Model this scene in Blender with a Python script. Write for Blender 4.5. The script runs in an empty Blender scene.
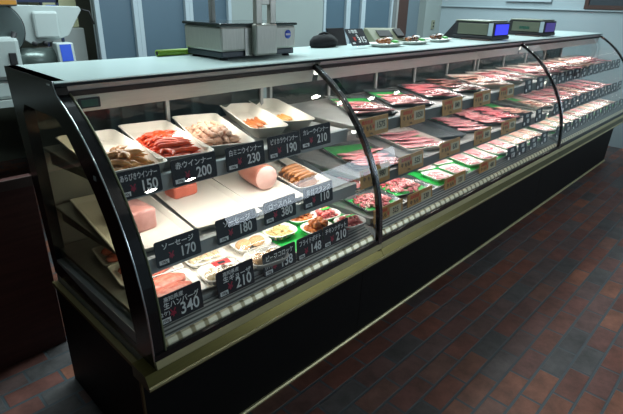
import bpy, bmesh, math, random
from mathutils import Vector, Matrix
C = bpy.context.scene.collection
SC = bpy.context.scene
R = random.Random(7)
PI = math.pi

# ------------------------------------------------------------------ camera
def make_camera():
    yaw, pit, rol, f = 0.81455, 0.4042, 0.02772, 482.73
    cy, sy = math.cos(yaw), math.sin(yaw)
    fw = Vector((sy*math.cos(pit), cy*math.cos(pit), -math.sin(pit)))
    rt = Vector((cy, -sy, 0)); up = rt.cross(fw)
    r2 = rt*math.cos(rol) + up*math.sin(rol); u2 = -rt*math.sin(rol) + up*math.cos(rol)
    cd = bpy.data.cameras.new('camera'); cd.sensor_width = 36; cd.lens = 36*f/623
    cd.clip_start = 0.02; cd.clip_end = 60
    o = bpy.data.objects.new('camera', cd); C.objects.link(o)
    m = Matrix((r2, u2, -fw)).transposed().to_4x4()
    m.translation = Vector((-0.4657, -1.0046, 1.4151)); o.matrix_world = m
    SC.camera = o
make_camera()

# ------------------------------------------------------------------ world, light, exposure
w = bpy.data.worlds.new('world'); SC.world = w; w.use_nodes = True
w.node_tree.nodes['Background'].inputs[0].default_value = (0.55, 0.75, 0.85, 1)
w.node_tree.nodes['Background'].inputs[1].default_value = 0.22
SC.view_settings.view_transform = 'Standard'; SC.view_settings.look = 'None'
SC.view_settings.exposure = 0.12; SC.view_settings.gamma = 1.0; SC.view_settings.use_curve_mapping = False
SC.cycles.transparent_max_bounces = 24

def area(name, loc, size, energy, color=(1, 1, 1), target=None, rot=None, spread=None):
    l = bpy.data.lights.new(name, 'AREA'); l.shape = 'RECTANGLE'; l.size, l.size_y = size
    l.energy = energy; l.color = color
    if spread: l.spread = spread
    o = bpy.data.objects.new(name, l); C.objects.link(o); o.location = loc
    if target is not None:
        o.rotation_euler = (Vector(target)-Vector(loc)).to_track_quat('-Z', 'Y').to_euler()
    elif rot: o.rotation_euler = rot
    return o
COOL = (0.80, 0.97, 1.0)
# ceiling fluorescent fittings over the staff side, and dimmer daylight from the shop front
area('ceiling_light', (1.2, 1.3, 2.6), (2.6, 0.4), 66, COOL, rot=(0, 0, 0))
area('ceiling_light', (4.2, 1.4, 2.6), (2.0, 0.4), 64, COOL, rot=(0, 0, 0))
area('shop_front_daylight', (4.4, -3.4, 2.1), (3.2, 1.0), 52, (0.75, 0.88, 1.0), target=(3.4, 0.0, 0.3))

# ------------------------------------------------------------------ materials
def mat(name, col, rough=0.5, metal=0.0, var=0.0, scale=30, bump=0.0, spec=0.5, coat=0.0, emit=None, estr=0, stretch=(1, 1, 1), col2=None, sss=0.0, aniso=False):
    m = bpy.data.materials.new(name); m.use_nodes = True
    nt = m.node_tree; b = nt.nodes['Principled BSDF']
    b.inputs['Base Color'].default_value = (*col, 1); b.inputs['Roughness'].default_value = rough
    b.inputs['Metallic'].default_value = metal; b.inputs['Specular IOR Level'].default_value = spec
    b.inputs['Coat Weight'].default_value = coat
    if emit: b.inputs['Emission Color'].default_value = (*emit, 1); b.inputs['Emission Strength'].default_value = estr
    if var or bump or col2:
        tc = nt.nodes.new('ShaderNodeTexCoord'); mp = nt.nodes.new('ShaderNodeMapping')
        mp.inputs['Scale'].default_value = stretch
        nz = nt.nodes.new('ShaderNodeTexNoise'); nz.inputs['Scale'].default_value = scale; nz.inputs['Detail'].default_value = 4
        nt.links.new(tc.outputs['Object'], mp.inputs[0]); nt.links.new(mp.outputs[0], nz.inputs['Vector'])
        if var or col2:
            cr = nt.nodes.new('ShaderNodeValToRGB')
            c2 = col2 or tuple(max(0, c*(1-var)) for c in col)
            cr.color_ramp.elements[0].position = 0.38; cr.color_ramp.elements[1].position = 0.62
            cr.color_ramp.elements[0].color = (*c2, 1); cr.color_ramp.elements[1].color = (*col, 1)
            nt.links.new(nz.outputs[0], cr.inputs[0]); nt.links.new(cr.outputs[0], b.inputs['Base Color'])
        if bump:
            bp = nt.nodes.new('ShaderNodeBump'); bp.inputs['Strength'].default_value = bump; bp.inputs['Distance'].default_value = 0.003
            nt.links.new(nz.outputs[0], bp.inputs['Height']); nt.links.new(bp.outputs[0], b.inputs['Normal'])
    return m

def clear_mat(name, tint=(1, 1, 1), fac=0.06, rough=0.0, gloss=(1, 1, 1), bump=0.0, bscale=40, fres=True, stretch=(1, 1, 1), haze=0.0):
    m = bpy.data.materials.new(name); m.use_nodes = True; nt = m.node_tree
    nt.nodes.remove(nt.nodes['Principled BSDF'])
    out = nt.nodes['Material Output']
    tr = nt.nodes.new('ShaderNodeBsdfTransparent'); tr.inputs[0].default_value = (*tint, 1)
    gl = nt.nodes.new('ShaderNodeBsdfGlossy'); gl.inputs['Color'].default_value = (*gloss, 1); gl.inputs['Roughness'].default_value = rough
    mx = nt.nodes.new('ShaderNodeMixShader')
    if fres:
        # Schlick reflectance from |normal . incoming|, the same from both sides of the thin sheet
        ge = nt.nodes.new('ShaderNodeNewGeometry'); dt = nt.nodes.new('ShaderNodeVectorMath'); dt.operation = 'DOT_PRODUCT'
        nt.links.new(ge.outputs['Normal'], dt.inputs[0]); nt.links.new(ge.outputs['Incoming'], dt.inputs[1])
        def mth(op, x, y):
            n = nt.nodes.new('ShaderNodeMath'); n.operation = op
            for k, q in enumerate((x, y)):
                if q is None: continue
                if isinstance(q, (int, float)): n.inputs[k].default_value = q
                else: nt.links.new(q, n.inputs[k])
            return n.outputs[0]
        c = mth('SUBTRACT', 1.0, mth('ABSOLUTE', dt.outputs['Value'], None))
        fr = mth('ADD', mth('MULTIPLY', mth('POWER', c, 5.0), 0.9), fac)
        nt.links.new(mth('MINIMUM', fr, 1.0), mx.inputs[0])
    else: mx.inputs[0].default_value = fac
    nt.links.new(tr.outputs[0], mx.inputs[1]); nt.links.new(gl.outputs[0], mx.inputs[2])
    last = mx
    if haze:
        df = nt.nodes.new('ShaderNodeBsdfDiffuse'); df.inputs[0].default_value = (*gloss, 1)
        m2 = nt.nodes.new('ShaderNodeMixShader'); m2.inputs[0].default_value = haze
        nt.links.new(mx.outputs[0], m2.inputs[1]); nt.links.new(df.outputs[0], m2.inputs[2]); last = m2
    nt.links.new(last.outputs[0], out.inputs[0])
    if bump:
        tc = nt.nodes.new('ShaderNodeTexCoord'); mp = nt.nodes.new('ShaderNodeMapping'); mp.inputs['Scale'].default_value = stretch
        nz = nt.nodes.new('ShaderNodeTexNoise'); nz.inputs['Scale'].default_value = bscale; nz.inputs['Detail'].default_value = 3; nz.inputs['Distortion'].default_value = 1.5
        bp = nt.nodes.new('ShaderNodeBump'); bp.inputs['Strength'].default_value = bump; bp.inputs['Distance'].default_value = 0.01
        nt.links.new(tc.outputs['Object'], mp.inputs[0]); nt.links.new(mp.outputs[0], nz.inputs['Vector'])
        nt.links.new(nz.outputs[0], bp.inputs['Height']); nt.links.new(bp.outputs[0], gl.inputs['Normal'])
    return m

M = {}
M['black'] = mat('black_enamel', (0.006, 0.006, 0.007), 0.22, spec=0.5)
M['kick'] = mat('black_kick_laminate', (0.004, 0.004, 0.004), 0.6, spec=0.2)
M['rubber'] = mat('black_rubber', (0.01, 0.01, 0.012), 0.6)
M['gold'] = mat('champagne_anodised_aluminium', (0.50, 0.43, 0.20), 0.30, metal=1.0, var=0.12, scale=12, stretch=(1, 20, 20))
M['shadedgold'] = mat('reflection_shaded_gold_aluminium', (0.13, 0.108, 0.035), 0.3, metal=0.9, var=0.12, scale=12, stretch=(1, 20, 20))  # lower rail gold, darkened in its colour for the dark floor it would reflect
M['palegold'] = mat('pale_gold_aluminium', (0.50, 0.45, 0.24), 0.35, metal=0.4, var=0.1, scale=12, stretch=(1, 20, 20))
M['silver'] = mat('polished_aluminium_edge', (0.75, 0.78, 0.8), 0.2, metal=1)
M['steel'] = mat('brushed_stainless_steel', (0.50, 0.50, 0.46), 0.35, metal=0.9, var=0.12, scale=18, stretch=(1, 40, 40))
M['steel_v'] = mat('satin_stainless_steel', (0.50, 0.50, 0.45), 0.36, metal=0.45, var=0.15, scale=18, stretch=(40, 40, 1))
M['greysteel'] = mat('painted_grey_steel', (0.33, 0.34, 0.33), 0.4, metal=0.3)
M['shelf'] = mat('shelf_steel', (0.35, 0.37, 0.36), 0.35, metal=0.5, var=0.15, scale=14)
M['rail'] = mat('grey_price_rail', (0.34, 0.38, 0.38), 0.45)
M['darkrail'] = mat('dark_grey_price_rail', (0.10, 0.12, 0.12), 0.4)
M['top'] = mat('pale_laminate_counter_top', (0.57, 0.71, 0.69), 0.28, var=0.04, scale=5)
M['glass'] = clear_mat('clear_display_glass', (0.97, 0.99, 0.98), 0.055)
M['endglass'] = clear_mat('tinted_end_glass', (0.52, 0.52, 0.38), 0.05)
M['rearglass'] = clear_mat('smoked_rear_glass', (0.22, 0.25, 0.24), 0.04, gloss=(0.5, 0.5, 0.5))
M['frost'] = mat('frosted_partition_glass', (0.07, 0.12, 0.16), 0.35, var=0.08, scale=2)
M['partition_frame'] = mat('pale_partition_frame', (0.36, 0.44, 0.48), 0.4)
M['wall'] = mat('pale_grey_green_wall_paint', (0.26, 0.31, 0.30), 0.7, var=0.04, scale=3)
M['wall_r'] = mat('pale_blue_grey_wall_paint', (0.32, 0.40, 0.43), 0.7, var=0.04, scale=3)
M['brown'] = mat('dark_brown_wood', (0.075, 0.025, 0.021), 0.5, var=0.2, scale=6, stretch=(1, 1, 12), spec=0.25)
M['darkwood'] = mat('dark_frame_wood', (0.05, 0.022, 0.016), 0.4)
M['tray'] = mat('white_plastic_tray', (0.80, 0.76, 0.68), 0.3, spec=0.5)
M['traycool'] = mat('white_foam_tray', (0.82, 0.82, 0.78), 0.35)
M['darktray'] = mat('dark_steel_tray', (0.13, 0.16, 0.17), 0.25, metal=0.4)
M['paper'] = mat('white_tray_paper', (0.85, 0.80, 0.72), 0.6)
M['green'] = mat('green_plastic_leaf_sheet', (0.02, 0.54, 0.09), 0.35, var=0.25, scale=12)
M['garnish'] = mat('green_leaf_garnish', (0.05, 0.35, 0.04), 0.4)
M['signblack'] = mat('blackboard_price_card', (0.020, 0.025, 0.033), 0.5, spec=0.2)
M['chalk'] = mat('white_chalk_paint', (0.80, 0.84, 0.84), 0.6)
M['yen'] = mat('dark_red_paint', (0.38, 0.01, 0.05), 0.5)
M['signtan'] = mat('tan_kraft_price_card', (0.50, 0.27, 0.075), 0.5, var=0.2, scale=40)
M['signink'] = mat('black_ink', (0.02, 0.02, 0.02), 0.6)
M['signred'] = mat('red_ink', (0.55, 0.03, 0.02), 0.6)
M['signplate'] = mat('pale_price_plate', (0.50, 0.46, 0.30), 0.5)
M['wiener_brown'] = mat('smoked_brown_sausage_skin', (0.70, 0.36, 0.13), 0.3, col2=(0.55, 0.25, 0.08), scale=18, coat=0.3)
M['wiener_red'] = mat('red_sausage_skin', (0.72, 0.085, 0.012), 0.3, col2=(0.55, 0.045, 0.008), scale=20, coat=0.15)
M['wiener_pale'] = mat('pale_sausage_skin', (0.72, 0.48, 0.36), 0.35, col2=(0.60, 0.34, 0.23), scale=25)
M['wiener_orange'] = mat('orange_sausage_skin', (0.55, 0.19, 0.06), 0.35, col2=(0.42, 0.12, 0.035), scale=20)
M['wiener_yellow'] = mat('curry_yellow_sausage_skin', (0.62, 0.33, 0.09), 0.35, col2=(0.5, 0.24, 0.06), scale=20)
M['frank'] = mat('fried_frank_skin', (0.50, 0.22, 0.06), 0.3, col2=(0.32, 0.11, 0.03), scale=16, coat=0.3)
M['ham'] = mat('pink_cooked_ham', (0.80, 0.52, 0.47), 0.35, col2=(0.72, 0.42, 0.38), scale=20, coat=0.2)
M['hamrind'] = mat('rosy_ham_rind', (0.52, 0.22, 0.16), 0.35, col2=(0.38, 0.13, 0.09), scale=14)
M['loaf'] = mat('meat_loaf_pink', (0.58, 0.30, 0.27), 0.45, col2=(0.44, 0.19, 0.16), scale=16)
M['patty'] = mat('raw_minced_patty', (0.52, 0.10, 0.055), 0.4, col2=(0.60, 0.22, 0.16), scale=110, bump=0.9, coat=0.2)
M['crumb'] = mat('pale_breadcrumb_coating', (0.68, 0.42, 0.20), 0.8, col2=(0.55, 0.30, 0.12), scale=120, bump=1.0)
M['gyoza'] = mat('pale_gyoza_dough', (0.76, 0.62, 0.38), 0.5, var=0.2, scale=30)
M['fries'] = mat('pale_potato_strip', (0.80, 0.62, 0.30), 0.5, var=0.2, scale=30)
M['nugget'] = mat('orange_fried_chicken', (0.52, 0.16, 0.03), 0.35, col2=(0.30, 0.07, 0.015), scale=45, bump=0.8)
M['redmeat'] = mat('raw_red_diced_meat', (0.52, 0.035, 0.04), 0.28, col2=(0.62, 0.20, 0.18), scale=40, coat=0.4)
M['mince'] = mat('raw_pink_chopped_meat', (0.62, 0.07, 0.10), 0.28, col2=(0.78, 0.40, 0.38), scale=45, coat=0.4)
M['labelred'] = mat('red_sticker', (0.65, 0.02, 0.02), 0.4)
M['blue'] = mat('blue_sticker', (0.02, 0.08, 0.55), 0.4)
M['white'] = mat('white_plastic', (0.40, 0.46, 0.45), 0.4)
M['cream'] = mat('cream_cardboard', (0.45, 0.46, 0.28), 0.6)
M['navy'] = mat('navy_plastic', (0.012, 0.02, 0.06), 0.4)
M['lime'] = mat('lime_green_plastic_roll', (0.16, 0.30, 0.015), 0.45)
M['olive'] = mat('olive_grey_steel', (0.13, 0.14, 0.10), 0.4, metal=0.3)
M['screen'] = mat('lit_blue_display', (0.01, 0.01, 0.2), 0.3, emit=(0.05, 0.06, 1.0), estr=0.9)
M['screen2'] = mat('dim_violet_display', (0.02, 0.01, 0.08), 0.3, emit=(0.10, 0.06, 0.45), estr=0.35)
M['lcd'] = mat('green_lcd', (0.02, 0.09, 0.06), 0.3, var=0.3, scale=60)
M['cloth'] = mat('black_cloth', (0.008, 0.008, 0.01), 0.9)
M['tube'] = mat('lit_fluorescent_tube', (1, 1, 1), 0.5, emit=(1.0, 0.97, 0.88), estr=1.5)
M['plate'] = mat('white_ceramic', (0.66, 0.72, 0.70), 0.25)
M['dark_food'] = mat('dark_simmered_food', (0.06, 0.022, 0.012), 0.25, col2=(0.16, 0.05, 0.01), scale=60, coat=0.6)
M['orange_food'] = mat('orange_glazed_food', (0.40, 0.13, 0.02), 0.25, col2=(0.20, 0.05, 0.01), scale=50, coat=0.6)
M['wrap'] = clear_mat('cling_film', (1, 1, 1), 0.035, rough=0.05, bump=1.0, bscale=12, gloss=(0.55, 0.55, 0.55))
M['packlid'] = clear_mat('clear_pack_lid', (0.98, 0.98, 0.98), 0.08, rough=0.08, bump=0.5, bscale=20, haze=0.03)

def meat_mat(name, lean, fat, scale, thr=0.5, wave=True):
    m = bpy.data.materials.new(name); m.use_nodes = True; nt = m.node_tree; b = nt.nodes['Principled BSDF']
    b.inputs['Roughness'].default_value = 0.28; b.inputs['Coat Weight'].default_value = 0.3
    tc = nt.nodes.new('ShaderNodeTexCoord'); mp = nt.nodes.new('ShaderNodeMapping'); mp.inputs['Scale'].default_value = (1, 2.6, 1)
    oi = nt.nodes.new('ShaderNodeObjectInfo'); add = nt.nodes.new('ShaderNodeVectorMath'); add.operation = 'ADD'
    nz = nt.nodes.new('ShaderNodeTexNoise'); nz.inputs['Scale'].default_value = scale; nz.inputs['Detail'].default_value = 3; nz.inputs['Distortion'].default_value = 1.2
    cr = nt.nodes.new('ShaderNodeValToRGB')
    e = cr.color_ramp.elements; e[0].position = thr-0.10; e[0].color = (*lean, 1); e[1].position = thr+0.13; e[1].color = (*fat, 1)
    n = e.new(thr-0.02); n.color = (*[l*0.75+f*0.25 for l, f in zip(lean, fat)], 1)
    nt.links.new(tc.outputs['Object'], mp.inputs[0]); nt.links.new(mp.outputs[0], add.inputs[0]); nt.links.new(oi.outputs['Random'], add.inputs[1])
    nt.links.new(add.outputs[0], nz.inputs['Vector']); nt.links.new(nz.outputs[0], cr.inputs[0]); nt.links.new(cr.outputs[0], b.inputs['Base Color'])
    return m
M['beef'] = meat_mat('marbled_red_meat', (0.70, 0.15, 0.19), (0.84, 0.50, 0.47), 14, 0.58)
M['pork'] = meat_mat('pink_sliced_pork', (0.78, 0.26, 0.29), (0.87, 0.58, 0.54), 11, 0.53)
M['belly'] = meat_mat('pink_and_white_belly_slice', (0.76, 0.20, 0.26), (0.89, 0.65, 0.61), 16, 0.50)
M['chicken'] = meat_mat('pale_pink_chicken', (0.72, 0.32, 0.26), (0.84, 0.62, 0.48), 12, 0.5)
M['offal'] = meat_mat('dark_red_meat', (0.25, 0.02, 0.02), (0.62, 0.42, 0.34), 18, 0.52)
MEATFAT = mat('white_fat', (0.86, 0.72, 0.66), 0.35)

def strip_mat():
    m = bpy.data.materials.new('louvred_air_strip'); m.use_nodes = True; nt = m.node_tree; b = nt.nodes['Principled BSDF']
    tc = nt.nodes.new('ShaderNodeTexCoord'); wv = nt.nodes.new('ShaderNodeTexWave'); wv.bands_direction = 'X'; wv.inputs['Scale'].default_value = 7
    wv.inputs['Distortion'].default_value = 0.0
    cr = nt.nodes.new('ShaderNodeValToRGB'); e = cr.color_ramp.elements
    e[0].position = 0.12; e[0].color = (0.35, 0.29, 0.15, 1); e[1].position = 0.35; e[1].color = (0.92, 0.85, 0.62, 1)
    nt.links.new(tc.outputs['Object'], wv.inputs['Vector']); nt.links.new(wv.outputs[0], cr.inputs[0]); nt.links.new(cr.outputs[0], b.inputs['Base Color'])
    b.inputs['Roughness'].default_value = 0.35; b.inputs['Metallic'].default_value = 0.3
    return m
M['strip'] = strip_mat()
def grille_mat():
    m = bpy.data.materials.new('slotted_air_grille'); m.use_nodes = True; nt = m.node_tree; b = nt.nodes['Principled BSDF']
    tc = nt.nodes.new('ShaderNodeTexCoord'); wv = nt.nodes.new('ShaderNodeTexWave'); wv.bands_direction = 'Y'; wv.inputs['Scale'].default_value = 30
    cr = nt.nodes.new('ShaderNodeValToRGB'); e = cr.color_ramp.elements
    e[0].position = 0.35; e[0].color = (0.05, 0.06, 0.06, 1); e[1].position = 0.6; e[1].color = (0.32, 0.34, 0.33, 1)
    nt.links.new(tc.outputs['Object'], wv.inputs['Vector']); nt.links.new(wv.outputs[0], cr.inputs[0]); nt.links.new(cr.outputs[0], b.inputs['Base Color'])
    b.inputs['Roughness'].default_value = 0.4; b.inputs['Metallic'].default_value = 0.4
    return m
M['grille'] = grille_mat()

def brick_mat():
    m = bpy.data.materials.new('brick_paving'); m.use_nodes = True; nt = m.node_tree; b = nt.nodes['Principled BSDF']
    L = nt.links.new; N = nt.nodes.new
    tc = N('ShaderNodeTexCoord'); mp = N('ShaderNodeMapping'); mp.inputs['Location'].default_value = (-0.679, -0.007, 0)
    br = N('ShaderNodeTexBrick'); br.inputs['Scale'].default_value = 1.0
    br.inputs['Brick Width'].default_value = 0.206; br.inputs['Row Height'].default_value = 0.0875
    br.inputs['Mortar Size'].default_value = 0.0062; br.inputs['Mortar Smooth'].default_value = 0.3; br.inputs['Bias'].default_value = 0.0
    br.offset = 0.5; br.offset_frequency = 2
    br.inputs['Color1'].default_value = (0, 0, 0, 1); br.inputs['Color2'].default_value = (1, 1, 1, 1)
    br.inputs['Mortar'].default_value = (0.5, 0.5, 0.5, 1)
    cr = N('ShaderNodeValToRGB'); e = cr.color_ramp.elements
    e[0].position = 0.0; e[0].color = (0.173, 0.060, 0.039, 1); e[1].position = 1.0; e[1].color = (0.060, 0.054, 0.054, 1)
    for p, c in ((0.2, (0.112, 0.045, 0.036, 1)), (0.4, (0.210, 0.078, 0.045, 1)), (0.55, (0.090, 0.063, 0.060, 1)), (0.7, (0.143, 0.054, 0.042, 1)), (0.85, (0.083, 0.078, 0.078, 1))):
        n = e.new(p); n.color = c
    nz = N('ShaderNodeTexNoise'); nz.inputs['Scale'].default_value = 9; nz.inputs['Detail'].default_value = 8; nz.inputs['Roughness'].default_value = 0.7
    mr = N('ShaderNodeMapRange'); mr.inputs[1].default_value = 0.3; mr.inputs[2].default_value = 0.7; mr.inputs[3].default_value = 0.45; mr.inputs[4].default_value = 1.35
    mul = N('ShaderNodeMix'); mul.data_type = 'RGBA'; mul.blend_type = 'MULTIPLY'; mul.inputs[0].default_value = 1
    mx = N('ShaderNodeMix'); mx.data_type = 'RGBA'; mx.inputs[7].default_value = (0.055, 0.068, 0.076, 1)
    L(tc.outputs['Object'], mp.inputs[0]); L(mp.outputs[0], br.inputs['Vector']); L(br.outputs['Color'], cr.inputs[0])
    L(tc.outputs['Object'], nz.inputs['Vector']); L(nz.outputs[0], mr.inputs[0])
    L(cr.outputs[0], mul.inputs[6]); L(mr.outputs[0], mul.inputs[7]); L(mul.outputs[2], mx.inputs[6]); L(br.outputs['Fac'], mx.inputs[0])
    L(mx.outputs[2], b.inputs['Base Color'])
    b.inputs['Roughness'].default_value = 0.5; b.inputs['Specular IOR Level'].default_value = 0.35
    bp = N('ShaderNodeBump'); bp.inputs['Strength'].default_value = 0.6; bp.inputs['Distance'].default_value = 0.004; bp.invert = True
    sb = N('ShaderNodeMath'); sb.operation = 'MULTIPLY_ADD'; sb.inputs[1].default_value = -0.35
    L(nz.outputs[0], sb.inputs[0]); L(br.outputs['Fac'], sb.inputs[2]); L(sb.outputs[0], bp.inputs['Height']); L(bp.outputs[0], b.inputs['Normal'])
    return m
M['brick'] = brick_mat()

# ------------------------------------------------------------------ mesh helpers
class MB:
    def __init__(s): s.v = []; s.f = []; s.sm = []
    def add(s, vs, fs, smooth=False, mtx=None):
        n = len(s.v)
        s.v += [tuple(mtx @ Vector(p)) if mtx else tuple(p) for p in vs]
        s.f += [tuple(i+n for i in f) for f in fs]; s.sm += [smooth]*len(fs); return s
    def box(s, a, b, mtx=None):
        x0, y0, z0 = a; x1, y1, z1 = b
        vs = [(x0,y0,z0),(x1,y0,z0),(x1,y1,z0),(x0,y1,z0),(x0,y0,z1),(x1,y0,z1),(x1,y1,z1),(x0,y1,z1)]
        return s.add(vs, [(0,3,2,1),(4,5,6,7),(0,1,5,4),(1,2,6,5),(2,3,7,6),(3,0,4,7)], False, mtx)
    def prism(s, poly, x0, x1, smooth=False, mtx=None):      # poly of (y, z), extruded along x
        n = len(poly)
        vs = [(x0, y, z) for y, z in poly]+[(x1, y, z) for y, z in poly]
        fs = [(i, (i+1) % n, n+(i+1) % n, n+i) for i in range(n)]
        fs += [tuple(range(n))[::-1], tuple(range(n, 2*n))]
        return s.add(vs, fs, smooth, mtx)
    def prismz(s, poly, z0, z1, mtx=None):
        n = len(poly)
        vs = [(x, y, z0) for x, y in poly]+[(x, y, z1) for x, y in poly]
        fs = [(i, (i+1) % n, n+(i+1) % n, n+i) for i in range(n)]+[tuple(range(n))[::-1], tuple(range(n, 2*n))]
        return s.add(vs, fs, False, mtx)
    def rings(s, rings, cap0=True, cap1=True, smooth=True, mtx=None, closed=False):
        n = len(rings[0]); vs = [p for r in rings for p in r]; fs = []
        for k in range(len(rings)-(0 if closed else 1)):
            a = k*n; b = ((k+1) % len(rings))*n
            fs += [(a+i, a+(i+1) % n, b+(i+1) % n, b+i) for i in range(n)]
        if not closed:
            if cap0: fs.append(tuple(range(n))[::-1])
            if cap1: fs.append(tuple(range((len(rings)-1)*n, len(rings)*n)))
        return s.add(vs, fs, smooth, mtx)
    def lathe(s, prof, seg=24, mtx=None, smooth=True):
        return s.rings([[(r*math.cos(2*PI*i/seg), r*math.sin(2*PI*i/seg), z) for i in range(seg)] for r, z in prof], smooth=smooth, mtx=mtx)
    def tube(s, pts, r, seg=8, mtx=None):
        pts = [Vector(p) for p in pts]; rg = []
        for i, p in enumerate(pts):
            t = (pts[min(i+1, len(pts)-1)]-pts[max(i-1, 0)]).normalized()
            u = t.cross(Vector((0, 0, 1)));
            if u.length < 1e-3: u = t.cross(Vector((1, 0, 0)))
            u.normalize(); q = t.cross(u); rr = r[i] if isinstance(r, (list, tuple)) else r
            rg.append([tuple(p+(u*math.cos(2*PI*k/seg)+q*math.sin(2*PI*k/seg))*rr) for k in range(seg)])
        return s.rings(rg, mtx=mtx)
    def mesh(s, name, m):
        me = bpy.data.meshes.new(name); me.from_pydata(s.v, [], s.f); me.polygons.foreach_set('use_smooth', s.sm)
        me.materials.append(m); me.update()
        bm = bmesh.new(); bm.from_mesh(me); bmesh.ops.recalc_face_normals(bm, faces=bm.faces); bm.to_mesh(me); bm.free()
        return me
    def build(s, name, m, parent=None, bevel=0.0, loc=None):
        return put(s.mesh(name, m), name, parent, bevel, loc)
def put(me, name, parent=None, bevel=0.0, loc=None):
    o = bpy.data.objects.new(name, me); C.objects.link(o)
    if parent: o.parent = parent
    if loc: o.location = loc
    if bevel:
        b = o.modifiers.new('bevel', 'BEVEL'); b.width = bevel; b.segments = 2; b.limit_method = 'ANGLE'
    return o
def tag(o, label, cat, group=None, kind=None):
    o['label'] = label; o['category'] = cat
    if group: o['group'] = group
    if kind: o['kind'] = kind
    return o
def empty(name, loc=(0, 0, 0), rz=0, label=None, cat=None, group=None):
    o = bpy.data.objects.new(name, None); C.objects.link(o); o.location = loc; o.rotation_euler = (0, 0, rz); o.empty_display_size = 0.05
    if label: tag(o, label, cat, group)
    return o
def struct(o): o['kind'] = 'structure'; return o
def copy_tree(o, parent=None):
    c = o.copy(); C.objects.link(c)
    if parent: c.parent = parent
    for ch in o.children: copy_tree(ch, c)
    return c
_texts = {}
def text_mesh(s, size, bold=0.0, align='CENTER'):
    k = (s, size, bold, align)
    if k in _texts: return _texts[k]
    cu = bpy.data.curves.new('lettering', 'FONT'); cu.body = s; cu.size = size; cu.align_x = align; cu.align_y = 'CENTER'; cu.extrude = 0.0003; cu.offset = bold
    cu.resolution_u = 3
    o = bpy.data.objects.new('lettering', cu); C.objects.link(o); dg = bpy.context.evaluated_depsgraph_get()
    me = bpy.data.meshes.new_from_object(o.evaluated_get(dg)); me.name = 'lettering'; me.materials.clear()
    bpy.data.objects.remove(o); _texts[k] = me
    return me
def text(s, size, m, parent, loc, name='lettering', bold=0.0, rot=(PI/2, 0, 0), align='CENTER', sx=1.0):
    me = text_mesh(s, size, bold, align).copy(); me.materials.append(m)
    o = put(me, name, parent); o.location = loc; o.rotation_euler = rot; o.scale = (sx, 1, 1); return o

# ------------------------------------------------------------------ room
struct(MB().box((-2.5, -4.0, -0.05), (6.2, 4.0, 0)).build('floor', M['brick']))
WX = 5.65; BY = 2.62
struct(MB().box((WX, -4.0, 0), (WX+0.1, 4.0, 2.7)).build('wall_right', M['wall_r']))
struct(MB().box((WX-0.022, -4.0, 1.385), (WX, BY-0.08, 1.40)).build('trim_1', M['wall_r'], bevel=0.003))
struct(MB().box((-2.5, -4.0, 2.7), (6.2, 4.0, 2.75)).build('ceiling', mat('ceiling_paint', (0.55, 0.6, 0.6), 0.8)))
struct(MB().box((-2.6, -4.0, 0), (-2.5, 4.0, 2.7)).build('wall_left', mat('dim_shop_wall', (0.10, 0.11, 0.11), 0.8)))
struct(MB().box((-2.5, 3.9, 0), (6.2, 4.0, 2.7)).build('wall_back', mat('dim_back_room_wall', (0.16, 0.17, 0.13), 0.8)))
# partition across the back: solid columns, frosted panes and posts
struct(MB().box((5.27, BY-0.10, 0), (WX, BY+0.1, 2.7)).build('wall_column', M['wall'], bevel=0.004))
struct(MB().box((2.28, BY-0.02, 0), (3.45, BY+0.1, 2.7)).build('wall_partition', M['wall'], bevel=0.004))
def pane(n, x0, x1, m=None):
    o = struct(MB().box((x0, BY, 0.0), (x1, BY+0.012, 2.6)).build('window_%d' % n, m or M['frost']))
    f = MB()
    for x in (x0, x1-0.035): f.box((x, BY-0.03, 0), (x+0.035, BY+0.04, 2.6))
    f.box((x0+0.035, BY-0.03, 2.56), (x1-0.035, BY+0.04, 2.6)); f.box((x0+0.035, BY-0.03, 0.0), (x1-0.035, BY+0.04, 0.12))
    f.build('window_frame', M['partition_frame'], o, bevel=0.003)
pane(1, 1.10, 1.42); pane(2, 1.42, 1.86); pane(3, 1.86, 2.28)
pane(4, 3.45, 3.84); pane(5, 3.84, 4.10); pane(6, 4.10, 4.66)
d = struct(MB().box((4.78, BY, 0), (5.27, BY+0.03, 2.6)).build('door_1', mat('grey_blue_door', (0.13, 0.18, 0.21), 0.5)))
MB().box((4.70, BY-0.07, 0), (4.92, BY+0.08, 2.62)).build('door_jamb', M['darkwood'], d, bevel=0.004)
MB().box((4.665, BY-0.08, 0), (4.70, BY+0.08, 2.62)).build('door_stop', M['greysteel'], d, bevel=0.003)
so = tag(MB().box((5.44, BY-0.112, 1.11), (5.51, BY-0.10, 1.22)).build('wall_outlet', mat('beige_plastic', (0.22, 0.24, 0.17), 0.5), bevel=0.003),
    'small beige outlet plate low on the grey column beside the far door', 'outlet')
MB().box((5.462, BY-0.116, 1.135), (5.488, BY-0.112, 1.155)).build('socket', M['rubber'], so)
MB().box((5.462, BY-0.116, 1.175), (5.488, BY-0.112, 1.195)).build('socket', M['rubber'], so)

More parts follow.
